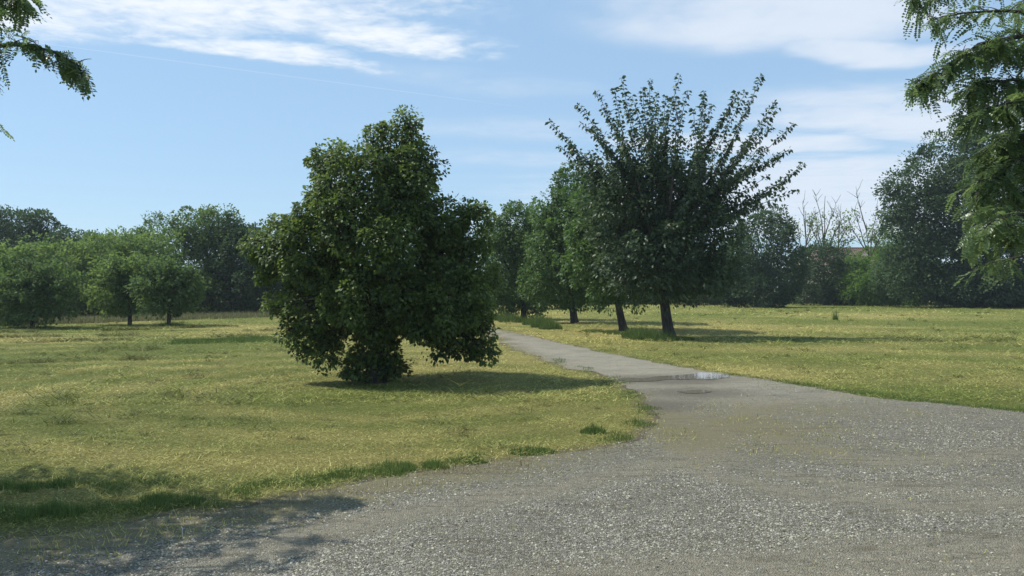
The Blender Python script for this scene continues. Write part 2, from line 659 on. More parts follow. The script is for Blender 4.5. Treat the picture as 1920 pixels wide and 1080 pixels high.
track_px = [
    [(2000, 1035), (1750, 1045), (1500, 1068), (1300, 1085), (1000, 1120)],
    [(1620, 745), (1450, 752), (1380, 790), (1330, 845), (1180, 890), (900, 935), (560, 1000)],
    [(1900, 850), (1640, 870), (1470, 830), (1420, 770), (1330, 730), (1150, 680), (1000, 648)],
    [(1560, 742), (1430, 762), (1340, 812), (1270, 865), (1050, 910), (760, 970), (420, 1050)],
    [(1980, 940), (1700, 950), (1480, 925), (1330, 890), (1270, 850), (1255, 800), (1262, 750)],
    [(1900, 905), (1600, 915), (1400, 880), (1290, 800), (1210, 715), (1060, 665), (960, 640)],
]
TRK = []
for tr_ in track_px:
    q = np.array([G(*p)[:2] for p in tr_])
    s = np.linspace(0, len(q) - 1, 60)
    TRK.append(np.stack([np.interp(s, np.arange(len(q)), q[:, 0]), np.interp(s, np.arange(len(q)), q[:, 1])], 1))


def trackness(x, y):
    x = np.asarray(x, float)
    m = np.zeros_like(x)
    for q, w in zip(TRK, (0.42, 0.17, 0.2, 0.2, 0.15, 0.15)):
        d = np.full(x.shape, 1e9)
        for a_, b_ in zip(q[:-1], q[1:]):
            ab = b_ - a_
            tt = np.clip(((x - a_[0]) * ab[0] + (y - a_[1]) * ab[1]) / (ab @ ab + 1e-9), 0, 1)
            d = np.minimum(d, (x - a_[0] - tt * ab[0]) ** 2 + (y - a_[1] - tt * ab[1]) ** 2)
        m = np.maximum(m, sstep(w * 1.5, w * 0.5, np.sqrt(d)))
    return m


def mossness(x, y):
    """earth, moss and blown clippings lying over the stones in the middle of the drive"""
    c = G(1290, 815)[:2]
    m = 0.9 * np.exp(-((x - c[0]) / 0.75) ** 2 - ((y - c[1]) / 1.5) ** 2)
    c = G(1235, 795)[:2]
    m = np.maximum(m, 1.0 * np.exp(-((x - c[0]) / 0.55) ** 2 - ((y - c[1]) / 2.2) ** 2))
    c = G(1500, 770)[:2]
    m = np.maximum(m, 0.6 * np.exp(-((x - c[0]) / 2.2) ** 2 - ((y - c[1]) / 1.3) ** 2))
    c = G(1380, 800)[:2]
    m = np.maximum(m, 0.85 * np.exp(-((x - c[0]) / 1.5) ** 2 - ((y - c[1]) / 2.0) ** 2))
    e = -sdist(x, y)
    m = np.maximum(m, sstep(1.1, 0.0, e) * (0.35 + 0.65 * sstep(2.0, -1.0, x)))
    return np.clip(m, 0, 1)


grme = np_mesh('gravel_drive', np.concatenate([gv, np.full((len(gv), 1), 0.005)], 1), gf,
               {'mud': mudness(gv[:, 0], gv[:, 1]), 'trk': trackness(gv[:, 0], gv[:, 1]), 'moss': mossness(gv[:, 0], gv[:, 1]), 'fines': sstep(9.5, 16, gv[:, 1]), 'sd': sdist(gv[:, 0], gv[:, 1])})
M_gravel, t, b, out = material('gravel')
tcg = t.node('ShaderNodeTexCoord').outputs['Object']
vo = t.voronoi(tcg, 62.0)
vd = t.voronoi(tcg, 62.0, 'DISTANCE_TO_EDGE')
sc_ = t.node('ShaderNodeSeparateColor')
t.put(sc_.inputs[0], vo.outputs['Color'])
n1 = t.noise(tcg, 1.3, 6, 0.65)
n2 = t.noise(tcg, 11.0, 6, 0.7)
n3 = t.noise(tcg, 70.0, 4, 0.7)
st = t.mix(sc_.outputs[0], (0.112, 0.104, 0.078), (0.310, 0.292, 0.228))
st = t.mix(t.smooth(vd.outputs['Distance'], 0.10, 0.0, 0.0, 0.75), st, (0.058, 0.055, 0.044))
earth = t.mix(n3, (0.130, 0.116, 0.062), (0.255, 0.230, 0.135))
grit = t.mix(n3, (0.185, 0.165, 0.115), (0.310, 0.282, 0.205))
st = t.mix(t.math('MULTIPLY', t.attr('trk').outputs['Fac'], t.smooth(n2, 0.3, 0.6)), st, grit)
limey = t.mix(n2, (0.255, 0.232, 0.172), (0.410, 0.378, 0.295))
st = t.mix(t.math('MULTIPLY', t.attr('fines').outputs['Fac'], t.smooth(n1, 0.25, 0.6, 0.35, 0.95)), st, limey)
mo = t.math('ADD', t.attr('moss').outputs['Fac'], t.math('MULTIPLY', t.math('SUBTRACT', n2, 0.5), 1.5))
mo = t.math('ADD', mo, t.math('MULTIPLY', t.math('SUBTRACT', n1, 0.5), 0.8))
mpg = t.node('ShaderNodeMapping')
t.put(mpg.inputs['Vector'], tcg)
mpg.inputs['Rotation'].default_value = (0, 0, -0.12)
mpg.inputs['Scale'].default_value = (0.9, 5.5, 1)
n4 = t.noise(mpg.outputs[0], 1.6, 6, 0.7, 0.8)
mo = t.math('ADD', mo, t.math('MULTIPLY', t.math('SUBTRACT', n4, 0.5), 1.6))
coarse = t.noise(tcg, 26.0, 5, 0.75)
st = t.mix(t.smooth(coarse, 0.52, 0.74, 0.0, 0.6), st, (0.43, 0.41, 0.345))
st = t.mix(t.smooth(coarse, 0.47, 0.30, 0.0, 0.7), st, (0.085, 0.078, 0.058))
colr = t.mix(t.smooth(mo, 0.25, 0.85), st, earth)
colr = t.mix(t.smooth(n4, 0.50, 0.34, 0.0, 0.55), colr, (0.105, 0.090, 0.058))
wet = t.math('ADD', t.attr('mud').outputs['Fac'], t.math('MULTIPLY', t.math('SUBTRACT', n2, 0.5), 0.5))
wetm = t.smooth(wet, 0.35, 0.95)
colr = t.mix(t.math('MULTIPLY', wetm, 0.8), colr, (0.125, 0.108, 0.078))
t.put(b.inputs['Base Color'], colr)
t.put(b.inputs['Roughness'], t.smooth(wetm, 0.3, 1.0, 0.92, 0.6))
b.inputs['Specular IOR Level'].default_value = 0.25
bp = t.node('ShaderNodeBump')
bp.inputs['Strength'].default_value = 0.9
bp.inputs['Distance'].default_value = 0.03
t.put(bp.inputs['Height'], t.math('ADD', t.math('MULTIPLY', t.math('MINIMUM', vd.outputs['Distance'], 0.25), 1.2), t.math('ADD', t.math('MULTIPLY', t.math('ADD', n2, n4), 0.9), t.math('MULTIPLY', n3, 0.3))))
t.put(b.inputs['Normal'], bp.outputs[0])
link('gravel_drive', grme, M_gravel, kind='structure')

# loose stones
def scatter(n_fn, y0, y1, half, n, rng):
    """points over the strip seen between y0 and y1, denser towards the camera"""
    y = y0 * (y1 / y0) ** rng.uniform(0, 1, n)
    x = rng.uniform(-half, half, n) * y
    return x, y


STONE_V = np.array([(1, 0, 0), (.1, .85, .05), (-.9, .1, 0), (.05, -.85, 0), (.25, .05, .6), (-.3, .1, .5)])
STONE_F = np.array([(0, 1, 4), (1, 5, 4), (1, 2, 5), (2, 3, 5), (3, 4, 5), (3, 0, 4)])
sx, sy = scatter(None, 4.0, 15.0, 0.74, 185000, R)
sdd = sdist(sx, sy)
pk = R.uniform(0, 1, len(sx))
dens = (1 - 0.88 * trackness(sx, sy)) * (1 - 0.85 * mossness(sx, sy)) * (0.25 + 0.75 * sstep(0.35, 0.6, fbm(sx, sy, 0.9, 91, 4))) * (1 - 0.8 * mudness(sx, sy)) * sstep(15, 9, sy)
ok = (sdd < 0.12) & (pk < dens)
sx, sy = sx[ok], sy[ok]
n = len(sx)
size = np.minimum(0.0074 * np.exp(R.normal(0, 0.36, n)), .0145) * (0.85 + 0.015 * sy)
ang = R.uniform(0, 2 * np.pi, n)
d = np.stack([np.cos(ang), np.sin(ang), R.normal(0, .18, n)], 1)
nn = np.stack([R.normal(0, .35, n), R.normal(0, .35, n), np.ones(n)], 1)
V, Fc, lid = instance((STONE_V, STONE_F), np.stack([sx, sy, np.full(n, 0.0055)], 1), d, nn, size, R)
g = np.clip(0.235 + 0.09 * R.normal(size=n), 0.06, 0.5)
g[R.uniform(size=n) < 0.004] = 0.42
colst = np.stack([g * 1.0, g * (0.965 + .01 * R.normal(size=n)), g * (0.77 + .05 * R.normal(size=n))], 1)
M_stone, t, b, out = material('loose_stone')
t.put(b.inputs['Base Color'], t.attr('Col').outputs['Color'])
b.inputs['Roughness'].default_value = 0.8
b.inputs['Specular IOR Level'].default_value = 0.35
link('loose_gravel', np_mesh('loose_gravel', V, Fc, {'Col': colst[lid]}), M_stone, kind='stuff', label='loose grey gravel stones strewn over the drive')

# ------------------------------------------------------------------ puddles
M_water, t, b, out = material('puddle_water')
tcg = t.node('ShaderNodeTexCoord').outputs['Object']
b.inputs['Base Color'].default_value = (0.17, 0.155, 0.122, 1)
b.inputs['Roughness'].default_value = 0.015
b.inputs['IOR'].default_value = 1.33
b.inputs['Specular IOR Level'].default_value = 0.5
bp = t.node('ShaderNodeBump')
bp.inputs['Strength'].default_value = 0.10
bp.inputs['Distance'].default_value = 0.01
t.put(bp.inputs['Height'], t.noise(tcg, 9.0, 2, 0.5))
t.put(b.inputs['Normal'], bp.outputs[0])


def puddle(name, label, px, seed):
    q = np.array([G(*p)[:2] for p in px])
    m = len(q)
    s = np.linspace(0, m, 120, endpoint=False)
    ext = np.concatenate([q, q[:1]])
    pp = np.stack([np.interp(s, np.arange(m + 1), ext[:, 0]), np.interp(s, np.arange(m + 1), ext[:, 1])], 1)
    k = np.array([.25, .5, .25])
    for _ in range(2):
        pp = np.stack([np.convolve(np.concatenate([pp[-1:, c], pp[:, c], pp[:1, c]]), k, 'valid') for c in (0, 1)], 1)
    pp += np.stack([(fbm(pp[:, 0], pp[:, 1], .22, seed) - .5) * .10, (fbm(pp[:, 0], pp[:, 1], .22, seed + 9) - .5) * .22], 1)
    v3, _, f3, *_ = geometry.delaunay_2d_cdt([Vector(p) for p in pp], [(i, (i + 1) % len(pp)) for i in range(len(pp))], [], 1, 1e-5)
    me = np_mesh(name, np.array([(v.x, v.y, 0.011) for v in v3]), np.array([f for f in f3 if len(f) == 3]))
    link(name, me, M_water, kind='structure', label=label)


puddle('puddle', 'long shallow puddle reflecting sky across the muddy drive', [(1145, 712), (1175, 709), (1205, 710), (1232, 706), (1262, 706), (1290, 702), (1318, 699), (1345, 698), (1368, 702), (1364, 710), (1325, 712), (1300, 711), (1278, 713), (1250, 712), (1236, 715), (1205, 716), (1180, 717), (1160, 714)], 3)
puddle('puddle', 'small puddle reflecting sky in front of the long one', [(1270, 735), (1290, 733), (1318, 732), (1336, 735), (1322, 739), (1290, 739)], 8)

# ------------------------------------------------------------------ mown grass
def blades(x, y, h, w, colr, rng, lean=0.6, z0=None, lie=0.0):
    """one bent triangle pair for each blade"""
    n = len(x)
    a_ = rng.uniform(0, 2 * np.pi, n)
    l_ = lie + np.abs(rng.normal(0, lean, n))
    dv = np.stack([np.cos(a_) * l_, np.sin(a_) * l_, np.ones(n)], 1)
    dv = unit(dv)
    # blades turn their flat sides every way
    b_ = rng.uniform(0, 2 * np.pi, n)
    sv = np.stack([np.cos(b_), np.sin(b_), np.zeros(n)], 1)
    base = np.stack([x, y, (ground_h(x, y) if z0 is None else z0) - 0.004], 1)
    tip = base + dv * h[:, None]
    V = np.stack([base - sv * w[:, None] / 2, base + sv * w[:, None] / 2, tip], 1).reshape(-1, 3)
    Fc = np.arange(n * 3).reshape(-1, 3)
    return V, Fc, np.repeat(colr, 3, axis=0)


def grass_col(dry_, rng):
    n = len(dry_)
    k = np.clip(dry_ + rng.normal(0, .24, n), 0, 1)[:, None]
    gcol = np.array([0.185, 0.236, 0.050])
    scol = np.array([0.545, 0.475, 0.172])
    c = gcol * (1 - k) + scol * k
    return np.clip(c * np.exp(rng.normal(-.03, .28, (n, 1))), 0.01, 0.7)


gxs, gys, ghs, gws, gzs = [], [], [], [], []
for (y0, y1, n, hm, wm) in [(5.0, 12, 220000, .046, .0075), (12, 24, 180000, .072, .015), (24, 50, 130000, .11, .032), (50, 92, 60000, .20, .075)]:
    x, y = scatter(None, y0, y1, 0.80, n, R)
    sd_ = sdist(x, y)
    keep = (sd_ > -0.12) & ((sd_ > 0.5) | (R.uniform(size=n) < 0.16 + 1.5 * np.maximum(sd_, 0)))
    cl = fbm(x, y, 0.45 * (1 + y / 30), 17, 3)
    keep &= R.uniform(size=n) < 0.35 + 1.1 * cl
    x, y, cl = x[keep], y[keep], cl[keep]
    hh = hm * (0.6 + .8 * sstep(.35, .75, cl)) * np.exp(R.normal(0, .35, len(x)))
    gzs.append(R.uniform(0, 1, len(x)) * (.006 + (.045 + .0008 * y) * sstep(.5, .85, fbm(x, y * 1.8, .3 + .012 * y, 19, 3))))
    gxs.append(x); gys.append(y); ghs.append(hh); gws.append(np.full(len(x), wm))
x = np.concatenate(gxs); y = np.concatenate(gys); hh = np.concatenate(ghs); ww = np.concatenate(gws); zz_ = np.concatenate(gzs) + ground_h(x, y)
V, Fc, C = blades(x, y, hh, ww, grass_col(dryness(x, y), R), R, 3.0, zz_ + .004, 1.6)
link('mown_grass', np_mesh('mown_grass', V, Fc, {'Col': C}), M_blade, kind='stuff', label='short mown meadow grass with dry straw clippings')


def tall_grass(name, label, regions, seed, kind='stuff', **props):
    """regions: (centre, rx, ry, count, height, width)"""
    rng = np.random.default_rng(seed)
    VV, FF, CC = [], [], []
    off = 0
    for (c, rx, ry, n, h, w) in regions:
        r_ = np.sqrt(rng.uniform(0, 1, n))
        a_ = rng.uniform(0, 2 * np.pi, n)
        x = c[0] + rx * r_ * np.cos(a_)
        y = c[1] + ry * r_ * np.sin(a_)
        hh = h * (1.15 - 0.75 * r_) * np.exp(rng.normal(0, .25, n))
        k = np.clip(rng.normal(.16, .16, n), 0, 1)[:, None]
        C = (np.array([.085, .155, .034]) * (1 - k) + np.array([.28, .28, .10]) * k) * np.exp(rng.normal(0, .22, (n, 1)))
        V, Fc, C = blades(x, y, hh, np.full(n, w), C, rng, .45)
        VV.append(V); FF.append(Fc + off); CC.append(C)
        off += len(V)
    return link(name, np_mesh(name, np.concatenate(VV), np.concatenate(FF), {'Col': np.concatenate(CC)}), M_blade, kind=kind, label=label, **props)


# long grass left standing along the gravel's edge
reg = []
for (u, v, k) in [(-120, 985, 1.3), (-40, 975, 1.3), (30, 968, 1.2), (90, 965, 1.2), (150, 960, 1.1), (210, 957, 1.1), (270, 952, 1.0), (330, 945, 1.2), (385, 940, 1.0), (20, 915, 1.1), (-60, 915, 1.2), (80, 912, 1.0), (140, 912, .8), (200, 915, .6),
                  (440, 925, .5), (480, 912, .6), (540, 908, .6), (585, 903, .8), (630, 896, .9), (680, 890, 1.0), (725, 886, 1.0), (770, 880, 1.0), (815, 876, .9), (860, 868, .8), (900, 862, .6), (240, 900, .4), (310, 905, .4), (270, 910, .35)]:
    c = G(u, v)
    for _k in range(4):
        k2 = k * R.uniform(.45, 1.15)
        reg.append((c + np.array([R.normal(0, .13), R.normal(0, .09), 0]), R.uniform(.08, .24), R.uniform(.06, .16), int(190 * k2 + 50), .078 * (0.35 + .65 * k2), .006))
for i in range(90):
    u = R.uniform(1080, 1990)
    v = np.interp(u, [1080, 1250, 1400, 1560, 1700, 1920, 2150], [648, 683, 708, 732, 750, 772, 794]) - R.uniform(-1, 4)
    c = G(u, v)
    reg.append((c, .05 + .012 * c[1], .012 * c[1], 90, .05 * R.uniform(.5, 1.4), .008))
for i in range(60):
    u, v = [(1050, 680), (1110, 697), (1160, 716), (1200, 742), (1225, 770), (1215, 800), (1160, 825)][i % 7]
    c = G(u + R.normal(-12, 12), v + R.normal(-2, 5))
    reg.append((c, .16, .16, 70, .05 * R.uniform(.5, 1.5), .008))
tall_grass('verge_grass', 'long green grass left unmown along the near gravel edge', reg, 5)
reg = []
for (u, v, k, rx) in [(1185, 634, 1.0, .45), (1205, 637, 1.1, .5), (1225, 638, .9, .5), (1250, 637, .8, .5), (1280, 635, .4, .5), (1150, 626, .4, .5), (1110, 622, .35, .8), (1020, 614, 1.4, .7), (1032, 617, 1.1, .6), (1005, 609, 1.2, .8), (965, 604, 1.2, 1.0), (945, 601, 1.2, 1.0)]:
    reg.append((G(u, v), rx * .8, .5, 1500, .36 * k, .022))
tall_grass('verge_grass', 'long green grass left unmown round the cherry tree trunks', reg, 6)
reg = []
for i in range(70):
    u = 340 + 170 * i / 70
    reg.append((G(u + R.uniform(-6, 6), 643 - 7 * i / 70 + R.uniform(-3, 3)), .6, .35, 150, .11, .022))
tall_grass('meadow_grass', 'fresh green strip of uncut grass beside the dense tree', reg, 9)
# red-brown seeding grass at the wood's edge on the left
rng = np.random.default_rng(23)
n = 26000
uu = rng.uniform(-40, 560, n)
vv = 607 - uu * 0.029 + rng.uniform(-4, 2.5, n)
pg = np.array([F_PX * H_CAM / (vv - HOR)]).T[:, 0]
x, y = (uu - 960) / F_PX * pg, pg
kk = np.clip(rng.normal(.42, .25, n), 0, 1)[:, None]
C = (np.array([.09, .13, .035]) * (1 - kk) + np.array([.34, .28, .17]) * kk) * np.exp(rng.normal(0, .2, (n, 1)))
V, Fc, C = blades(x, y, .19 * np.exp(rng.normal(0, .35, n)), np.full(n, .03), C, rng, .35)
link('seeding_grass', np_mesh('seeding_grass', V, Fc, {'Col': C}), M_blade, kind='stuff', label='tall brownish seeding grass along the edge of the left wood')


def tuft(label, u, v, r, h, n, seed):
    c = G(u, v)
    tall_grass('grass_tuft', label, [(c, r, r * .8, n, h, .007 + .0006 * c[1])], seed, kind='thing', category='grass tuft', group='grass tufts standing out of the lawn')


tuft('dark bushy grass tuft on the lawn just above the gravel, right of centre', 1112, 812, .15, .10, 800, 31)
tuft('low bright grass tuft at the gravel edge below the bushy tuft', 998, 848, .26, .055, 1000, 32)
tuft('lone upright weed on the far right-hand field', 1566, 602, .13, .62, 70, 33)

# heaps and rows of mown hay
M_hay = M_blade
rng = np.random.default_rng(77)
HX, HY, HS = [], [], []
for (u0, v0, u1, v1, dens_) in [(-60, 636, 520, 620, 1), (-60, 650, 500, 629, 1), (-60, 664, 420, 652, 1), (-60, 681, 300, 672, .8), (-60, 704, 190, 698, 1.1), (-60, 624, 450, 614, .8),
                                (90, 735, 135, 755, .6), (300, 725, 430, 685, .5), (300, 735, 440, 755, .6), (-60, 800, 180, 788, .7), (20, 775, 200, 765, .5), (-60, 750, 10, 748, .9), (480, 725, 560, 690, .4),
                                (660, 740, 740, 742, .35), (845, 742, 895, 742, .5), (960, 775, 1020, 760, .6), (1700, 640, 1900, 640, .6), (1560, 682, 1640, 700, .5)]:
    a_, b_ = G(u0, v0), G(u1, v1)
    L = np.linalg.norm(b_ - a_)
    k = max(2, int(L / 0.14 * dens_))
    tt = rng.uniform(0, 1, k)
    brk = fbm(tt * L, np.full(k, v0 * 3.1), 1.6, 5, 3) > 0.46
    tt = tt[brk]
    q = a_ + (b_ - a_) * tt[:, None]
    HX.append(q[:, 0] + rng.normal(0, .10, len(q)))
    HY.append(q[:, 1] + rng.normal(0, .12, len(q)))
    HS.append(np.full(len(q), 1.0))
k = 520
x, y = scatter(None, 8, 60, .75, k, rng)
sel = sdist(x, y) > .5
HX.append(x[sel]); HY.append(y[sel]); HS.append(np.full(sel.sum(), .55))
HX = np.concatenate(HX); HY = np.concatenate(HY); HS = np.concatenate(HS) * np.exp(rng.normal(0, .35, len(HX)))
per = 45
bx = np.repeat(HX, per) + rng.normal(0, 1, len(HX) * per) * np.repeat(HS, per) * .13
by = np.repeat(HY, per) + rng.normal(0, 1, len(HX) * per) * np.repeat(HS, per) * .06
bz = np.abs(rng.normal(0, 1, len(bx))) * np.repeat(HS, per) * .05
nb = len(bx)
C = grass_col(np.clip(dryness(bx, by) - .3, 0, 1), rng) * 0.5
V, Fc, C = blades(bx, by, .075 * (1 + by / 30) * np.repeat(HS, per) * np.exp(rng.normal(0, .3, nb)), np.full(nb, .008) * (1 + by / 12), C, rng, 3.0, ground_h(bx, by) + bz, 1.2)
link('mown_hay', np_mesh('mown_hay', V, Fc, {'Col': C}), M_blade, kind='stuff', label='clumps and rows of mown hay left lying on the field')

# clippings blown onto the gravel
rng = np.random.default_rng(81)
nb = 90000
x, y = scatter(None, 4.2, 16, .74, nb, rng)
e = sdist(x, y)
pr_ = mossness(x, y) * sstep(.45, .62, fbm(x, y, .5, 95, 4)) * 0.9 + 0.05 * sstep(.6, .75, fbm(x, y, .35, 99, 3))
band = sstep(.95, .1, -e) * sstep(1.8, 0.2, x) * sstep(12, 8.5, y) * sstep(.42, .62, fbm(x * .5, y * 2, .35, 103, 4))
ok = (e < 0) & (rng.uniform(size=nb) < np.maximum(pr_, band))
brown = band[ok][:, None]
x, y = x[ok], y[ok]
V, Fc, C = blades(x, y, .045 * np.exp(rng.normal(0, .4, len(x))), np.full(len(x), .006) * (.6 + y / 12), grass_col(np.full(len(x), .55), rng) * (1 - brown) + brown * np.array([.17, .135, .08]) * np.exp(rng.normal(0, .4, (len(x), 1))), rng, 2.8, np.full(len(x), .008) + .02 * brown[:, 0] * rng.uniform(0, 1, len(x)))
link('grass_clippings', np_mesh('grass_clippings', V, Fc, {'Col': C}), M_blade, kind='stuff', label='dry grass clippings scattered over the gravel')

# a bleached stalk standing in the gravel at lower left
tb = Tubes()
q = G(342, 1008)
tb.add([q, q + [.002, 0, .025], q + [-.002, 0, .048], q + [.003, 0, .062]], [.0025, .0022, .002, .003], 5)
tb.add([q + [.003, 0, .060], q + [-.006, 0, .070], q + [-.004, 0, .076]], [.003, .004, .002], 5)
M_stalk, t, b, out = material('bleached_stalk')
t.put(b.inputs['Base Color'], t.mix(t.noise(t.node('ShaderNodeTexCoord').outputs['Object'], 200, 2), (.5, .5, .47), (.7, .7, .66)))
b.inputs['Roughness'].default_value = .7
link('dry_stalk', tb.mesh('dry_stalk'), M_stalk, label='thin white dry stalk standing in the shaded gravel at lower left', category='stalk')

# ------------------------------------------------------------------ trees


def lobe_leaves(lobes, leaf, rng, clump=0.4, cover=1.6, tmpl=KITE, droop=0.35, core=0.35, flat=0.0, ragged=0.12, vary=0.21):
    """lobes: (centre, radii). Leaves in clumps on the lobes' skins and fewer inside."""
    C = np.array([l[0] for l in lobes])
    RR = np.array([l[1] for l in lobes])
    PP, DD, NN, TT = [], [], [], []
    leaf_area = 0.42 * leaf * leaf
    for i, (c, r) in enumerate(zip(C, RR)):
        p_ = 1.6
        A = 4 * np.pi * (((r[0] * r[1]) ** p_ + (r[0] * r[2]) ** p_ + (r[1] * r[2]) ** p_) / 3) ** (1 / p_)
        ncl = max(6, int(A / (np.pi * clump * clump) * 1.5))
        per_ = max(4, int(A * cover / leaf_area / ncl))
        dv = rand_dir(ncl, rng)
        rad = 1.0 + rng.normal(0, ragged, ncl) - 0.10
        cc = c + dv * r * rad[:, None]
        # leave out clumps deep within other lobes
        q = ((cc[:, None, :] - C[None]) / RR[None])
        q = np.sqrt((q ** 2).sum(-1))
        q[:, i] = 9
        deep = q.min(1) < 0.72
        cc, dv = cc[~deep], dv[~deep]
        if not len(cc):
            continue
        m = len(cc)
        cs = clump * np.exp(rng.normal(0, .3, m))
        tone = rng.normal(0, vary, m)
        k = m * per_
        cid = np.repeat(np.arange(m), per_)
        o = rand_dir(k, rng)
        outw = unit(dv * 1.0 + np.array([0, 0, .35]))
        s_ = (o * outw[cid]).sum(1)
        o = np.where((s_ < 0)[:, None] & (rng.uniform(size=k) < .65)[:, None], -o, o)
        rr_ = rng.uniform(.35, 1.0, k) ** .6
        pos = cc[cid] + o * (cs[cid] * rr_)[:, None] * np.array([1, 1, .8 - flat])
        dd = o * .9 + outw[cid] * .4 + rng.normal(0, .35, (k, 3)) + np.array([0, 0, -droop])
        nn_ = o * .5 + outw[cid] * .5 + rng.normal(0, .45, (k, 3)) + np.array([0, 0, .45])
        PP.append(pos); DD.append(dd); NN.append(nn_)
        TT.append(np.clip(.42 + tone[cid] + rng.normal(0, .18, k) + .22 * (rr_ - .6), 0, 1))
        # inside
        kc = int(k * core)
        pos = c + rand_dir(kc, rng) * r * (rng.uniform(.05, .85, kc)[:, None] ** .5)
        PP.append(pos); DD.append(rand_dir(kc, rng) + [0, 0, -droop]); NN.append(rand_dir(kc, rng) + [0, 0, .5])
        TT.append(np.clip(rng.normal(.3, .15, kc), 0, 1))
    P_, D_, N_, T_ = map(np.concatenate, (PP, DD, NN, TT))
    ok_ = P_[:, 2] > 0.03
    return P_[ok_], D_[ok_], N_[ok_], T_[ok_]


def leaves_obj(name, data, leaf, tmpl, mat, parent, rng, root, width=1.0, kind='stuff', **props):
    P_, D_, N_, T_ = data
    sz = leaf * np.exp(rng.normal(0, .22, len(P_)))
    V, Fc, lid = instance(tmpl, P_ - root, D_, N_, sz, rng, width)
    return link(name, np_mesh(name, V, Fc, {'tint': T_[lid]}), mat, parent, kind=kind, **props)


def px_lobes(spec, Y):
    """(u, v, ru, rv[, dY[, depth radius]]) in photograph pixels at distance Y -> ellipsoids in metres"""
    res = []
    for s in spec:
        u, v, ru, rv = s[:4]
        dy = s[4] if len(s) > 4 else 0.0
        k = Y / F_PX
        rd = s[5] if len(s) > 5 else (ru * k * 0.9 + rv * k * .1)
        res.append((P(u, v, Y) + np.array([0, dy, 0]), np.array([ru * k, rd, rv * k])))
    return res


def trunk_part(root, base, top, r0, lobes, mat, rng, nlimb=None, lean=(0, 0), bow=.05, name='trunk'):
    """a flared trunk and limbs that reach into the lobes"""
    tb_ = Tubes()
    b0 = np.zeros(3)
    tp = np.asarray(top) - base
    path = bez(b0 + [0, 0, -.05], (b0 + tp) / 2 + [bow * tp[2], 0, 0], tp, 9)
    tt_ = np.linspace(0, 1, 9)
    rad = r0 * (1 - .45 * tt_) * (1 + .55 * np.exp(-tt_ * 14))
    tb_.add(path, rad, 10)
    for (c, r) in lobes:
        c = c - base
        st_ = path[6] + (path[8] - path[6]) * rng.uniform(0, 1)
        e_ = c + rng.normal(0, .12, 3) * r
        mid_ = (st_ + e_) / 2 + np.array([0, 0, .12 * np.linalg.norm(e_ - st_)])
        pth = wobble(bez(st_, mid_, e_, 9), .012 * np.linalg.norm(e_ - st_), rng)
        tb_.add(pth, np.linspace(r0 * .42, r0 * .08, 9), 6)
        for _ in range(5):
            i = rng.integers(4, 9)
            e2 = c + rand_dir(1, rng)[0] * r * .85
            pth2 = wobble(bez(pth[i], (pth[i] + e2) / 2 + [0, 0, .05], e2, 6), .012, rng)
            tb_.add(pth2, np.linspace(r0 * .14, r0 * .03, 6), 4)
    return link(name, tb_.mesh(name), mat, root)


def lobe_tree(name, label, category, spec, Y, base_px, mat, leaf, seed, r0=.12, group=None, clump=.5, cover=1.5, tmpl=KITE, droop=.3, core=.3, bark=None, trunk_top=None, ragged=.12):
    rng = np.random.default_rng(seed)
    base = P(base_px[0], HOR + F_PX * H_CAM / Y, Y)
    base[2] = float(ground_h(base[0], base[1]))
    root = thing(name, label, category, base, group)
    lob = px_lobes(spec, Y)
    zc_ = np.mean([l[0][2] for l in lob])
    top = np.array([base[0], base[1], max(.5, zc_ * .8)]) if trunk_top is None else trunk_top
    trunk_part(root, base, top, r0, lob, bark or M_bark, rng)
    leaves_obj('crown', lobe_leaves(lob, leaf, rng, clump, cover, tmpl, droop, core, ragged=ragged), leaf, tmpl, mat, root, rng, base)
    return root


# --- the dense lime tree in front
rng = np.random.default_rng(101)
LY = 15.0
base = G(702, 711)
base[1] = LY
root = thing('lime_tree', 'dense dark broad-crowned tree with skirted trunk standing alone left of the drive', 'tree', base)
spec = [(722, 445, 112, 130, 0, 1.4), (738, 290, 60, 66, .1, .7), (715, 250, 30, 34), (762, 240, 32, 36), (634, 330, 50, 58, -.1, .7), (600, 300, 26, 30), (800, 305, 30, 46), (690, 370, 90, 90, -.6, .9), (776, 378, 54, 68, -.4, .7), (832, 425, 48, 56, 0, .8), (560, 470, 60, 60, .1, .7),
        (535, 455, 66, 58), (480, 450, 28, 36), (500, 500, 36, 36), (602, 408, 42, 50, -.2, .6), (600, 470, 70, 70, -.4, .8), (878, 445, 54, 66), (890, 520, 52, 90), (886, 398, 36, 28), (895, 610, 44, 58), (850, 560, 70, 70, -.5, .8),
        (590, 565, 70, 70), (575, 625, 44, 42), (602, 655, 42, 42), (715, 600, 62, 44, -.2, .8), (820, 640, 34, 34), (620, 600, 40, 60, .2, .6), (870, 655, 30, 30), (720, 560, 110, 66, -.5, 1.0), (800, 600, 80, 46, 0, 1.0), (845, 640, 32, 24), (910, 655, 30, 26), (515, 580, 22, 34), (545, 620, 24, 30),
        (720, 480, 110, 110, .8, .9), (830, 470, 50, 60, .5, .7), (620, 520, 60, 80, .6, .7), (770, 335, 55, 55, -.35, .5), (660, 430, 60, 60, -.9, .6), (750, 460, 60, 60, -1.1, .6)]
lob = [(c_, np.maximum(r_ - .12, r_ * .6)) for c_, r_ in px_lobes(spec, LY)]
trunk_part(root, base, base + [0.05, 0, 1.6], .17, lob, M_bark, rng)
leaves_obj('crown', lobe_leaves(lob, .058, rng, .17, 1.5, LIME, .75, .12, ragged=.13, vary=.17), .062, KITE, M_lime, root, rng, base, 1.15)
lob = px_lobes([(700, 690, 50, 30), (704, 655, 38, 40), (712, 622, 32, 40), (735, 694, 24, 22), (668, 695, 24, 20)], LY)
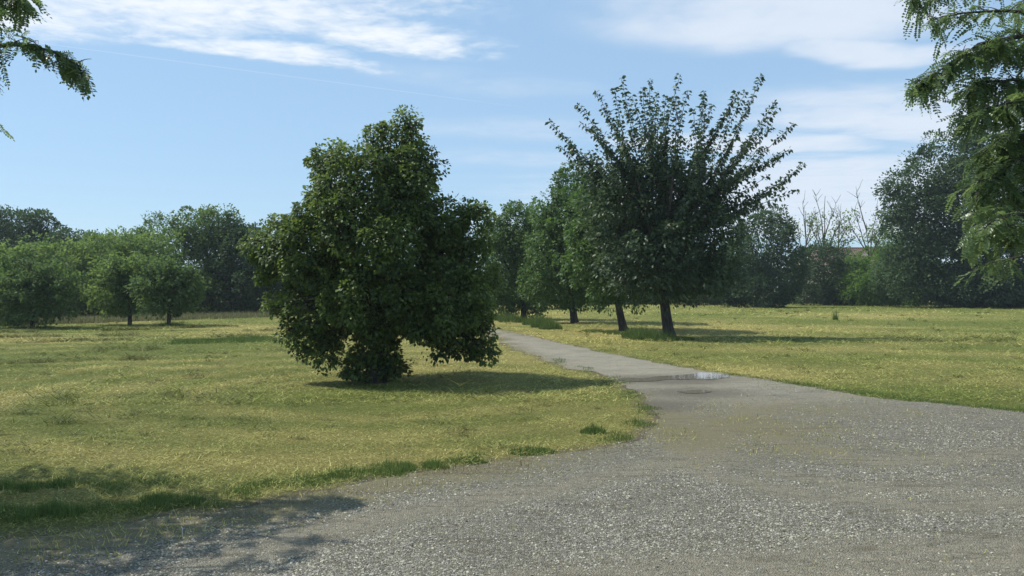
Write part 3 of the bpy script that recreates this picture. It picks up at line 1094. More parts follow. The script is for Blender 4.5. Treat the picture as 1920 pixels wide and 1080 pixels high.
leaves_obj('basal_shoots', lobe_leaves(lob, .06, rng, .13, 1.6, LIME, .6, .2), .062, KITE, M_lime, root, rng, base, 1.15, label='leafy skirt of shoots hiding the foot of the trunk')


# --- the row of cherries along the drive
def shoot_tree(name, label, base, lean, r0, fork, tips, dense, mat, seed, leaf=.135, rand_tips=120, env=None, group=None, thick=.08, tmpl=KITE, heart=None, airy=None):
    """a cherry: long straight shoots beaded with leaves over a denser lower crown"""
    rng = np.random.default_rng(seed)
    root = thing(name, label, 'tree', base, group)
    tb_ = Tubes()
    top = base + np.array([lean, 0, fork])
    path = bez(base + [0, 0, -.05], (base + top) / 2 + [lean * .15, 0, 0], top, 9)
    tt_ = np.linspace(0, 1, 9)
    tb_.add(path - base, r0 * (1 - .28 * tt_) * (1 + .35 * np.exp(-tt_ * 12)), 12)
    centre = top + [lean * .4, 0, .25]
    heart = np.asarray(heart) if heart is not None else env[0]
    allt = [(np.asarray(t_), 1.0) for t_ in tips]
    if env is not None:
        ec, er = env
        q = rand_dir(rand_tips * 3, rng)
        q = q[q[:, 2] > -.35][:rand_tips]
        for d_ in q:
            allt.append((ec + d_ * er * rng.uniform(.7, 1.0), .8))
    PP, DD, NN, TT = [], [], [], []
    limbs = []
    for i in range(9):
        a_ = i / 9 * 2 * np.pi + rng.uniform(-.3, .3)
        e_ = centre + np.array([np.cos(a_) * 1.6, np.sin(a_) * 1.3, rng.uniform(1.4, 2.9)]) * (fork / 1.5)
        pth = wobble(bez(top, (top + e_) / 2 + [0, 0, .1], e_, 8), .02, rng)
        limbs.append(pth)
        tb_.add(pth - base, np.linspace(r0 * .5, r0 * .2, 8), 7)
    allp = np.concatenate(limbs)
    for tip, wgt in allt:
        # start on the limb that points the same way
        v_ = unit(tip - top)
        sc = ((unit(allp - top + 1e-6)) * v_).sum(1) - .02 * np.linalg.norm(allp - tip, axis=1)
        st_ = allp[int(np.argmax(sc))]
        L = np.linalg.norm(tip - heart)
        hh_ = heart + rng.normal(0, .45, 3) * [1, 1, .7]
        hub = hh_ + (tip - hh_) * rng.uniform(.2, .5)
        st_ = allp[int(np.argmin(np.linalg.norm(allp - hub, axis=1)))]
        pth = bez(st_, hub + np.array([0, 0, -.05 * L]) + rng.normal(0, .045 * L, 3), tip, 12)
        tb_.add(pth - base, np.linspace(r0 * .16, .006, 12), 4)
        seg = np.linalg.norm(np.diff(pth, axis=0), axis=1).sum()
        nk = int(seg / .085)
        for s_ in np.linspace(.12, 1.0, max(3, nk)):
            if rng.uniform() < .10:
                continue
            f_ = s_ * 11
            i = min(10, int(f_))
            c = pth[i] + (pth[i + 1] - pth[i]) * (f_ - i)
            tdir = unit(pth[i + 1] - pth[i])
            k = rng.integers(6, 10)
            o = rand_dir(k, rng)
            o = o - (o @ tdir)[:, None] * tdir * .7
            PP.append(c + o * rng.uniform(.1, 1, (k, 1)) * thick * (1.25 - .5 * s_))
            DD.append(o + tdir * .35 + [0, 0, -.55])
            NN.append(rng.normal(0, .5, (k, 3)) + [0, 0, .7])
            TT.append(np.clip(rng.normal(.4, .22, k), 0, 1))
    link('trunk', tb_.mesh('trunk'), M_bark, root)
    dl = lobe_leaves(dense, leaf, rng, .34, 1.25, CHERRY, .5, .35, ragged=.2)
    if airy is not None:
        dl = [np.concatenate(z) for z in zip(dl, lobe_leaves(airy, leaf, rng, .2, .26, CHERRY, .5, .3, ragged=.35))]
    data = [np.concatenate([np.concatenate(z), y_]) for z, y_ in zip((PP, DD, NN, TT), dl)]
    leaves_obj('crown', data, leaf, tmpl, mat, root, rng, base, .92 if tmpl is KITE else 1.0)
    return root


YA = 27.8
bA = P(1256, HOR + F_PX * H_CAM / YA, YA); bA[2] = 0
rt = np.random.default_rng(5)
tipA = [(1030, 228), (1048, 275), (1052, 250), (1085, 195), (1090, 232), (1118, 172), (1165, 146), (1152, 165), (1205, 165), (1218, 152), (1248, 180), (1275, 140), (1268, 190), (1320, 172), (1335, 198), (1383, 172), (1398, 172), (1428, 142), (1452, 192),
        (1458, 202), (1448, 238), (1486, 234), (1480, 280), (1418, 305), (1506, 308), (1470, 350), (1494, 358), (1385, 230), (1365, 210), (1185, 180), (1130, 205), (1300, 205), (1440, 330), (1070, 270), (1110, 240), (1410, 260), (1345, 240), (1290, 170), (1235, 200), (1175, 200), (1062, 300), (1075, 325), (1232, 175), (1425, 275), (1460, 300), (1450, 380), (1478, 335), (1395, 320), (1105, 285)]
tips = [P(u, v, YA + rt.uniform(-1.6, 1.6)) for u, v in tipA]
dense = px_lobes([(1235, 430, 85, 75), (1200, 480, 80, 60), (1290, 460, 75, 70), (1250, 520, 85, 36), (1160, 400, 60, 60), (1230, 362, 72, 50), (1168, 338, 42, 42), (1340, 505, 45, 34)], YA)
shoot_tree('cherry_tree', 'tall tree with long leafy shoots bristling from its crown, nearest in the row', bA, -.25, .20, 1.75, tips, dense, M_cherry, 201,
           env=(P(1230, 400, YA), np.array([2.3, 2.3, 1.9])), rand_tips=48, heart=P(1250, 430, YA), airy=px_lobes([(1150, 330, 55, 55), (1210, 285, 60, 50), (1290, 320, 55, 50), (1350, 400, 50, 60), (1330, 430, 60, 50)], YA), group='cherry trees in a row along the drive')
YB = 32.3
bB = P(1170, HOR + F_PX * H_CAM / YB, YB); bB[2] = 0
tips = [P(u, v, YB + rt.uniform(-1.5, 1.5)) for u, v in [(1090, 330), (1130, 325), (1060, 380), (1065, 420), (1150, 340), (1190, 330), (1110, 350)]]
dense = px_lobes([(1165, 430, 80, 75), (1130, 480, 72, 60), (1215, 470, 70, 70), (1165, 525, 66, 36), (1110, 420, 40, 55)], YB)
shoot_tree('cherry_tree', 'second tree of the row, leaning slim trunk, partly behind the tall bristling one', bB, -.30, .17, 1.5, tips, dense, M_cherry_b, 202,
           env=(P(1160, 430, YB), np.array([2.2, 2.1, 2.1])), rand_tips=70, group='cherry trees in a row along the drive', tmpl=KITE)
YC = 38.5
bC = P(1078, HOR + F_PX * H_CAM / YC, YC); bC[2] = 0
tips = [P(u, v, YC + rt.uniform(-1.5, 1.5)) for u, v in [(1042, 335), (1060, 325), (1085, 312), (1020, 400), (1012, 430), (1100, 330)]]
dense = px_lobes([(1080, 415, 70, 76), (1040, 470, 52, 70), (1105, 490, 60, 64), (1065, 538, 62, 32), (1080, 355, 40, 40), (1025, 520, 40, 44)], YC)
shoot_tree('cherry_tree', 'third tree of the row, rounded lighter green crown over a dark trunk', bC, -.20, .19, 1.55, tips, dense, M_cherry_b, 203,
           env=(P(1072, 430, YC), np.array([1.9, 1.9, 2.4])), rand_tips=60, group='cherry trees in a row along the drive', leaf=.13, tmpl=KITE)
YD = 43.5
bD = P(983, HOR + F_PX * H_CAM / YD, YD); bD[2] = 0
tips = [P(u, v, YD + rt.uniform(-1.5, 1.5)) for u, v in [(942, 384), (958, 390), (975, 378), (1002, 370), (1010, 385), (930, 400), (990, 392)]]
dense = px_lobes([(970, 445, 50, 54), (1000, 480, 50, 70), (945, 480, 46, 76), (985, 550, 56, 34), (940, 560, 30, 34), (1010, 430, 36, 40)], YD)
shoot_tree('cherry_tree', 'farthest tree of the row, low crown half hidden behind the dense dark tree', bD, -.1, .17, 1.3, tips, dense, M_cherry_b, 204,
           env=(P(970, 470, YD), np.array([1.8, 1.8, 2.2])), rand_tips=50, group='cherry trees in a row along the drive', leaf=.14, tmpl=KITE)

# --- trees at the right-hand edge of the field
gR = 'trees and bushes along the far side of the right field'
lobe_tree('woodland_tree', 'dark rounded tree just right of and behind the bristling tree', 'tree', [(1425, 460, 56, 66), (1385, 510, 56, 56), (1465, 505, 42, 62), (1420, 545, 70, 30), (1450, 430, 30, 35), (1365, 510, 34, 40)], 70, (1420, 0), M_wood_dark, .20, 301, .22, gR, clump=.6, cover=1.3, core=.2)
lobe_tree('hedge_bush', 'dark brown-green bush in front of the distant red roof', 'bush', [(1520, 520, 45, 52), (1570, 528, 48, 46), (1545, 495, 40, 36)], 79, (1545, 0), M_wood_dark, .20, 302, .12, gR, clump=.6, cover=1.2, core=.2)
lobe_tree('hedge_bush', 'bright green bush at the field edge, left of the big dark tree', 'bush', [(1650, 520, 58, 52), (1710, 522, 55, 48), (1620, 540, 40, 32), (1690, 500, 50, 34)], 76, (1670, 0), M_bright, .18, 303, .12, gR, clump=.5, cover=1.3, core=.2)
lobe_tree('woodland_tree', 'thin pale tree rising behind the bright green bush', 'tree', [(1665, 455, 30, 36), (1700, 440, 32, 40), (1690, 480, 40, 30)], 86, (1680, 0), M_wood_pale, .14, 304, .12, gR, clump=.5, cover=.8, core=.1, ragged=.3)
lobe_tree('woodland_tree', 'large dark tree behind the overhanging branches on the right', 'tree', [(1715, 345, 40, 48), (1700, 390, 30, 38), (1780, 320, 62, 62), (1850, 300, 60, 60), (1760, 410, 66, 62), (1830, 400, 80, 90), (1790, 480, 80, 70), (1880, 480, 80, 90), (1900, 380, 70, 90), (1745, 470, 40, 50), (1960, 440, 80, 110), (1705, 450, 42, 52), (1700, 515, 50, 46), (1830, 530, 90, 40)],
          68, (1800, 0), M_wood_dark, .21, 305, .35, gR, clump=.95, cover=1.45, core=.15)
lobe_tree('hedge_bush', 'low dark bush under the big dark tree at the right edge', 'bush', [(1790, 540, 46, 34), (1850, 535, 60, 40), (1920, 530, 60, 45), (1990, 530, 60, 48)], 66, (1850, 0), M_wood_dark, .20, 306, .1, gR, clump=.5, cover=1.2, core=.2)
lobe_tree('hedge_bush', 'mid green bush seen between the trunks of the row', 'bush', [(1220, 545, 60, 26), (1160, 545, 50, 28), (1110, 540, 50, 32)], 86, (1170, 0), M_wood_mid, .19, 307, .1, gR, clump=.6)
lobe_tree('hedge_bush', 'mid green bush right of the nearest cherry trunk', 'bush', [(1290, 540, 46, 30), (1340, 535, 40, 36)], 80, (1310, 0), M_wood_mid, .17, 308, .1, gR, clump=.6)
lobe_tree('woodland_tree', 'dark tree behind the bristling tree, filling its lower right', 'tree', [(1340, 505, 45, 34), (1385, 495, 30, 50), (1295, 505, 40, 40)], 88, (1345, 0), M_wood_dark, .22, 310, .2, gR, clump=.7, cover=1.3, core=.2)
lobe_tree('woodland_tree', 'green tree in the wood behind the third and farthest trees of the row', 'tree', [(1030, 470, 50, 60), (1000, 520, 60, 50), (1070, 520, 50, 50), (950, 500, 40, 60)], 66, (1020, 0), M_wood_mid, .2, 311, .2, gR, clump=.6, cover=1.2, core=.2)
lobe_tree('hedge_bush', 'small light green bush at the foot of the dark hedge on the right', 'bush', [(1718, 565, 10, 7), (1706, 567, 7, 5)], 73, (1714, 0), M_bright, .10, 309, .04, gR, clump=.3)


def bare_tree(label, Y, u, top_v, tips_px, seed, sparse=.5):
    rng = np.random.default_rng(seed)
    base = P(u, HOR + F_PX * H_CAM / Y, Y)
    base[2] = 0
    root = thing('bare_tree', label, 'tree', base, 'half-bare trees in front of the distant roof')
    tb_ = Tubes()
    top = P(u + rng.uniform(-3, 3), top_v, Y)
    stem = wobble(bez(base, (base + top) / 2 + [rng.normal(0, .3), 0, 0], top, 14), .05, rng)
    tb_.add(stem - base, np.linspace(.13, .02, 14), 6)
    PP = []
    for (tu, tv) in tips_px:
        e_ = P(tu, tv, Y + rng.uniform(-1.5, 1.5))
        zz = rng.uniform(.35, .75)
        i = int(np.clip(np.searchsorted(stem[:, 2], base[2] + (e_[2] - base[2]) * zz), 2, 12))
        pth = wobble(bez(stem[i], (stem[i] + e_) / 2 + [0, 0, -.3], e_, 10), .06, rng)
        tb_.add(pth - base, np.linspace(.075, .018, 10), 5)
        PP.append(pth[-3:])
        for _ in range(9):
            j = rng.integers(3, 10)
            d_ = unit(rand_dir(1, rng)[0] + unit(e_ - stem[i]) + [0, 0, .5])
            e2 = pth[j] + d_ * rng.uniform(.5, 1.5)
            p2 = wobble(bez(pth[j], (pth[j] + e2) / 2, e2, 5), .05, rng)
            tb_.add(p2 - base, np.linspace(.03, .012, 5), 3)
            PP.append(p2[-2:])
    link('trunk', tb_.mesh('trunk'), M_bark_grey, root)
    pp = np.concatenate(PP)
    pp = np.repeat(pp[pp[:, 2] < np.quantile(pp[:, 2], .75)], 5, axis=0)
    pp = pp[rng.uniform(size=len(pp)) < min(1, sparse * 1.6)]
    pp = pp + rng.normal(0, .25, pp.shape)
    m = len(pp)
    leaves_obj('crown', (pp, rand_dir(m, rng), rand_dir(m, rng) + [0, 0, .8], np.clip(rng.normal(.5, .2, m), 0, 1)), .2, KITE, M_wood_pale, root, rng, base)


bare_tree('leftmost thin half-bare tree standing by the distant red roof', 84, 1512, 395, [(1490, 420), (1530, 430), (1505, 380), (1485, 450), (1525, 400)], 401)
bare_tree('tallest half-bare tree with forked twigs left of the red roof', 83, 1548, 372, [(1528, 390), (1565, 378), (1540, 365), (1575, 410), (1520, 415), (1560, 430)], 402)
bare_tree('half-bare tree with leaning branch above the right end of the red roof', 82, 1632, 420, [(1608, 370), (1600, 400), (1640, 395), (1655, 420), (1590, 415), (1665, 400)], 403, .7)
bare_tree('short twiggy half-bare tree between the two taller ones', 81, 1578, 420, [(1570, 400), (1590, 420), (1562, 440), (1598, 440)], 404, .7)

# --- distant building with a red tiled roof
M_roof, t, b, out = material('roof_tile')
tcr = t.node('ShaderNodeTexCoord').outputs['Object']
t.put(b.inputs['Base Color'], t.mix(t.noise(tcr, 3.0, 5, .7), (.10, .058, .042), (.20, .115, .082)))
b.inputs['Roughness'].default_value = .85
M_wall, t, b, out = material('rendered_wall')
t.put(b.inputs['Base Color'], t.mix(t.noise(t.node('ShaderNodeTexCoord').outputs['Object'], 1.2, 5, .6), (.36, .31, .25), (.46, .41, .34)))
b.inputs['Roughness'].default_value = .9
YH = 104
c0 = P(1525, 540, YH); c1 = P(1690, 540, YH)
bw = c1[0] - c0[0]
root = thing('farm_building', 'distant low building with a long red-brown tiled roof behind the hedge', 'building', ((c0[0] + c1[0]) / 2, YH, 0))
he, hr, dp = 5.3, 7.0, 7.0
hw = bw / 2
V = np.array([(-hw, 0, 0), (hw, 0, 0), (hw, dp, 0), (-hw, dp, 0), (-hw, 0, he), (hw, 0, he), (hw, dp, he), (-hw, dp, he), (-hw, dp / 2, hr - .1), (hw, dp / 2, hr - .1)])
link('wall', np_mesh('wall', V, [np.array([(0, 1, 5, 4), (2, 3, 7, 6)]), np.array([(1, 2, 6, 9, 5), (3, 0, 4, 8, 7)])]), M_wall, root)
tv_, tf_ = [], []
nr, nc = 12, 46
for side in (0, 1):
    for i in range(nr):
        f0, f1 = i / nr, (i + 1.12) / nr
        for j in range(nc):
            x0 = -hw - .4 + (bw + .8) * j / nc
            x1 = -hw - .4 + (bw + .8) * (j + .96) / nc
            ya, yb = -.5 + (dp / 2 + .5) * f0, -.5 + (dp / 2 + .5) * min(1, f1)
            za, zb = he - .2 + (hr - he + .2) * f0, he - .2 + (hr - he + .2) * min(1, f1)
            if side:
                ya, yb = dp - ya, dp - yb
            k0 = len(tv_)
            tv_ += [(x0, ya, za + .05), (x1, ya, za + .05), (x1, yb, zb), (x0, yb, zb), ((x0 + x1) / 2, ya, za + .11), ((x0 + x1) / 2, yb, zb + .06)]
            tf_ += [(k0, k0 + 4, k0 + 5, k0 + 3), (k0 + 4, k0 + 1, k0 + 2, k0 + 5)]
roof = link('roof', np_mesh('roof', np.array(tv_), np.array(tf_)), M_roof, root, kind='stuff')
tb = Tubes()
tb.add([(-hw - .4, dp / 2, hr + .02), (0, dp / 2, hr + .02), (hw + .4, dp / 2, hr + .02)], [.14, .14, .14], 8)
link('ridge', tb.mesh('ridge'), M_roof, roof)

# --- trees on the left
gL = 'trees of the wood on the left'
gM = 'small trees standing at the meadow edge'
for lab, Ym, um, fork_, hv, rx, rz, dn, mt, sd in [
        ('round green tree with a grassy foot, rightmost of the three at the meadow edge', 35.6, 316, .75, 535, 1.6, 1.55, [(300, 545, 36, 28), (340, 548, 34, 28), (318, 520, 34, 30), (320, 572, 44, 16)], M_wood_mid, 501),
        ('pale green tree on a thin trunk, middle one at the meadow edge', 37.5, 243, .8, 520, 1.7, 1.75, [(205, 545, 34, 30), (248, 540, 30, 30), (225, 510, 34, 30), (222, 570, 40, 15)], M_wood_pale, 502),
        ('wide spreading tree with fanned branches, leftmost at the meadow edge', 35.0, 60, .7, 540, 2.3, 1.65, [(30, 562, 44, 32), (95, 562, 42, 32), (62, 535, 44, 32), (65, 582, 52, 16), (-5, 560, 36, 36)], M_wood_mid, 503)]:
    bm_ = P(um, HOR + F_PX * H_CAM / Ym, Ym)
    bm_[2] = float(ground_h(bm_[0], bm_[1]))
    shoot_tree('meadow_tree', lab, bm_, .03, .10, fork_, [], px_lobes(dn, Ym), mt, sd, leaf=.13, rand_tips=72, env=(P(um, hv, Ym), np.array([rx, rx * .9, rz])), group=gM, thick=.13)
reg = [(G(316, 612), .7, .45, 500, .3, .02), (G(58, 613), 1.1, .4, 400, .25, .02)]
tall_grass('meadow_grass', 'long grass round the feet of the small meadow trees', reg, 10)
lobe_tree('woodland_tree', 'dark tall tree at the left edge of the sky', 'tree', [(20, 435, 46, 34), (70, 432, 32, 30), (-40, 440, 50, 50), (40, 470, 60, 40), (30, 530, 90, 60)], 66, (30, 0), M_wood_dark, .19, 504, .25, gL, clump=.8)
lobe_tree('woodland_tree', 'low dark tree right of the tall one at the left', 'tree', [(125, 462, 34, 24), (145, 448, 12, 10), (115, 446, 12, 10), (125, 510, 50, 50)], 64, (125, 0), M_wood_dark, .17, 505, .2, gL, clump=.6)
lobe_tree('woodland_tree', 'pale rounded tree above the leftmost meadow tree', 'tree', [(70, 490, 56, 28), (120, 490, 40, 32), (20, 500, 50, 26), (90, 540, 80, 50)], 48, (80, 0), M_wood_pale, .15, 506, .16, gL, clump=.5)
lobe_tree('woodland_tree', 'pale leafy tree above the middle meadow tree', 'tree', [(205, 478, 44, 34), (250, 475, 40, 34), (290, 470, 36, 36), (170, 500, 40, 36), (240, 530, 90, 55)], 50, (230, 0), M_wood_pale, .15, 507, .18, gL, clump=.5)
lobe_tree('woodland_tree', 'tall broad tree of the wood, left of the dense dark tree', 'tree', [(370, 430, 42, 32), (410, 432, 40, 34), (345, 460, 40, 34), (420, 480, 55, 60), (380, 500, 60, 60), (400, 550, 80, 45)], 55, (395, 0), M_wood_mid, .16, 508, .25, gL, clump=.6)
lobe_tree('woodland_tree', 'dark tree squeezed between the tall broad tree and the dense dark tree', 'tree', [(445, 430, 20, 26), (465, 480, 38, 60), (480, 540, 50, 52), (540, 540, 60, 52)], 54, (480, 0), M_wood_dark, .16, 509, .2, gL, clump=.6)
lobe_tree('woodland_tree', 'slender open-crowned tree poking above the middle of the left wood', 'tree', [(296, 412, 16, 11), (282, 425, 9, 8), (310, 420, 7, 6), (300, 450, 10, 12)], 60, (298, 0), M_wood_mid, .15, 510, .12, gL, clump=.35, cover=.8, core=.1, ragged=.3, bark=M_bark)
lobe_tree('woodland_tree', 'low pale tree on the skyline left of the slender one', 'tree', [(255, 452, 28, 16), (225, 460, 22, 14), (185, 462, 30, 16), (272, 442, 10, 12), (230, 500, 70, 40)], 62, (230, 0), M_wood_mid, .16, 511, .16, gL, clump=.45, ragged=.25)
lobe_tree('meadow_bush', 'bright low bush at the left edge of the meadow', 'bush', [(-10, 590, 34, 18), (20, 600, 16, 9)], 37.5, (0, 0), M_bright, .09, 512, .05, None, clump=.3)

# undergrowth closing the wood's edges
def undergrowth(name, label, pts_, mat, seed, h=2.6, leaf=.3):
    rng = np.random.default_rng(seed)
    lob = []
    for (a_, b_) in zip(pts_[:-1], pts_[1:]):
        a_, b_ = np.array(a_), np.array(b_)
        L = np.linalg.norm(b_ - a_)
        for s_ in np.arange(0, 1, 2.0 / L):
            c = a_ + (b_ - a_) * s_
            hh_ = h * rng.uniform(.6, 1.15)
            lob.append((np.array([c[0] + rng.normal(0, .4), c[1] + rng.normal(0, .8), hh_ * .45]), np.array([1.7, 1.6, hh_ * .6])))
    o = leaves_obj(name, lobe_leaves(lob, leaf, rng, .55, 1.1, KITE, .2, .2), leaf, KITE, mat, None, rng, np.zeros(3), label=label)
    return o


undergrowth('undergrowth', 'dark undergrowth along the edge of the left wood', [(-48, 48), (-34, 48), (-24, 52), (-17, 56), (-10, 66), (-2, 82)], M_wood_dark, 601, 3.0)
undergrowth('undergrowth', 'dark undergrowth of the hedge across the right field', [(-2, 86), (10, 92), (22, 92), (32, 88), (44, 82), (62, 78)], M_wood_dark, 602, 3.4)

# --- black locusts overhanging at both sides
def compound_leaf(seed, L=.21, pairs=8, plain=False):
    rng = np.random.default_rng(seed)
    s = np.linspace(0, 1, 9)
    curve = np.stack([L * s, np.zeros(9), -L * .35 * s ** 2], 1)
    V, F4 = [], []
    for k in range(pairs + 1):
        f_ = .18 + .82 * k / pairs
        i = min(7, int(f_ * 8))
        c = curve[i] + (curve[i + 1] - curve[i]) * (f_ * 8 - i)
        sides = (0,) if k == pairs else (-1, 1)
        for sd_ in sides:
            l_ = (.034 if k < pairs else .031) * rng.uniform(.85, 1.15) * (1 - .2 * abs(f_ - .6))
            a_ = math.radians(rng.uniform(62, 82)) * sd_
            dv = np.array([math.cos(a_), math.sin(a_), rng.uniform(-.55, .05)])
            dv = dv / np.linalg.norm(dv)
            w_ = np.cross([0, 0, 1], dv); w_ = w_ / np.linalg.norm(w_) * l_ * .27
            up = np.cross(dv, w_) / (np.linalg.norm(w_) + 1e-9) * .003
            k0 = len(V)
            if plain:
                V += [c, c + dv * l_ * .5 + w_ * 1.25 + up, c + dv * l_, c + dv * l_ * .5 - w_ * 1.25 + up]
                F4 += [(k0, k0 + 3, k0 + 2, k0 + 1)]
                continue
            V += [c, c + dv * l_ * .3 + w_ + up, c + dv * l_ * .75 + w_ * .85 + up, c + dv * l_, c + dv * l_ * .75 - w_ * .85 + up, c + dv * l_ * .3 - w_ + up]
            F4 += [(k0, k0 + 3, k0 + 2, k0 + 1), (k0, k0 + 5, k0 + 4, k0 + 3)]
    for i in range(0, 0 if plain else 8, 2):
        k0 = len(V)
        a_, b_ = curve[i], curve[i + 2]
        V += [a_ + [0, .0018, 0], a_ - [0, .0018, 0], b_ - [0, .0014, 0], b_ + [0, .0014, 0]]
        F4 += [(k0, k0 + 1, k0 + 2, k0 + 3)]
    return np.array(V), np.array(F4)


SPECS = ((1, .18, 8), (2, .20, 9), (3, .15, 7), (4, .18, 8))
CLP = [compound_leaf(s, L_, p_, True) for s, L_, p_ in SPECS]
CL = [compound_leaf(s, L_, p_) for s, L_, p_ in ((1, .18, 8), (2, .20, 9), (3, .15, 7), (4, .18, 8))]


def locust(name, label, base, top, boughs, fill, seed, n_single=300, r0=.2, allow=None, thickness=24):
    """boughs: polylines with twigs that carry drooping compound leaves; fill: lobes of the crown"""
    rng = np.random.default_rng(seed)
    root = thing(name, label, 'tree', base)
    tb_ = Tubes()
    base = np.asarray(base, float)
    top = np.asarray(top, float)
    path = bez(base + [0, 0, -.05], (base + top) / 2 + [.1, 0, 0], top, 9)
    tb_.add(path - base, np.linspace(r0 * 1.2, r0 * .7, 9), 10)
    LP, LD = [], []
    twigs = []
    stems = {}
    for (q, dens_, spread) in boughs:
        q = np.asarray(q, float)
        s = np.linspace(0, len(q) - 1, 16)
        pth = np.stack([np.interp(s, np.arange(len(q)), q[:, c]) for c in range(3)], 1)
        pth = wobble(pth, .012, rng)
        lead = bez(path[7], (path[7] + pth[0]) / 2 + [0, 0, .3], pth[0], 7)
        tb_.add(np.concatenate([lead, pth[1:]]) - base, np.linspace(1, 0, 22) ** 1.6 * .045 + .004, 6)
        L = np.linalg.norm(np.diff(pth, axis=0), axis=1).sum()
        for _ in range(int(L * dens_ * 1.6)):
            i = rng.integers(0, 15)
            c = pth[i] + (pth[i + 1] - pth[i]) * rng.uniform()
            ax = unit(pth[i + 1] - pth[i])
            d_ = unit(ax * .6 + rng.normal(0, .75, 3) * [1, 1, .6])
            twigs.append((c, d_, spread * rng.uniform(.35, 1.0)))
    for (c_, r_) in fill:
        nt = int(thickness * (r_[0] * r_[1] + r_[1] * r_[2] + r_[0] * r_[2]))
        for _ in range(nt):
            dv = rand_dir(1, rng)[0]
            c = c_ + dv * r_ * rng.uniform(.55, 1.0)
            twigs.append((c, unit(dv * [1, 1, .3] + rng.normal(0, .3, 3)), .35))
            stems[len(twigs) - 1] = c_
        e_ = c_
        pth = wobble(bez(path[8], (path[8] + e_) / 2 + [0, 0, .2], e_, 8), .03, rng)
        tb_.add(pth - base, np.linspace(r0 * .4, .015, 8), 6)
    for ti, (c, d_, L) in enumerate(twigs):
        e_ = c + d_ * L + np.array([0, 0, -.25 * L])
        pth = bez(c, c + d_ * L * .5 + [0, 0, .04 * L], e_, 6)
        if allow is not None:
            pm = pth[1:]
            if not allow(pm).all():
                continue
        tb_.add(pth - base, np.linspace(.006, .0025, 6), 3)
        if ti in stems:
            tb_.add(bez(stems[ti], (stems[ti] + c) / 2 + [0, 0, .05], c, 3) - base, [.012, .009, .006], 3)
        nk = max(2, int(L / .045))
        for s_ in np.linspace(.1, 1, nk):
            i = min(4, int(s_ * 5))
            p_ = pth[i] + (pth[i + 1] - pth[i]) * (s_ * 5 - i)
            LP.append(p_)
            LD.append(unit(d_ * .4 + rng.normal(0, .6, 3) * [1, 1, .4] + [0, 0, -.42]))
    LP = np.array(LP); LD = np.array(LD)
    if allow is not None:
        ok_ = allow(LP + LD * .18)
        LP, LD = LP[ok_], LD[ok_]
    link('trunk', tb_.mesh('trunk'), M_bark, root)
    # the largest leaves in view are pieces of their own
    vis = np.where(in_frame(LP, 4))[0]
    vis = vis[np.argsort(LP[vis, 1])][:n_single]
    single = np.zeros(len(LP), bool)
    single[vis] = True
    nrm = rng.normal(0, .4, LP.shape) + [0, -.1, .8]
    size = np.exp(rng.normal(0, .15, len(LP)))
    var = rng.integers(0, len(CL), len(LP))
    tint = np.clip(rng.normal(.45, .22, len(LP)), 0, 1)
    me_v = []
    for i, (cv, cf) in enumerate(CL):
        for tn in (.2, .45, .75):
            me_v.append(np_mesh('leaf', cv, cf, {'tint': np.full(len(cv), tn)}))
            me_v[-1].materials.append(M_locust)
    from mathutils import Matrix
    for i in np.where(single)[0]:
        d_ = LD[i]
        n_ = nrm[i] - (nrm[i] @ d_) * d_
        n_ = unit(n_)
        s_ = np.cross(n_, d_)
        m_ = Matrix(((d_[0], s_[0], n_[0], 0), (d_[1], s_[1], n_[1], 0), (d_[2], s_[2], n_[2], 0), (0, 0, 0, 1))) @ Matrix.Scale(float(size[i]), 4)
        m_.translation = Vector(LP[i] - base)
        o = link('leaf', me_v[var[i] * 3 + (0 if tint[i] < .33 else 1 if tint[i] < .58 else 2)], None, root)
        o.matrix_local = m_
    VV, FF, TT = [], [], []
    off = 0
    for k in range(len(CL)):
        sel = (~single) & (var == k)
        if not sel.any():
            continue
        V, Fc, lid = instance(CLP[k], LP[sel] - base, LD[sel], nrm[sel], size[sel], rng)
        VV.append(V); FF.append(Fc + off); TT.append(tint[sel][lid])
        off += len(V)
    link('crown', np_mesh('crown', np.concatenate(VV), np.concatenate(FF), {'tint': np.concatenate(TT)}), M_locust, root, kind='stuff')
    return root


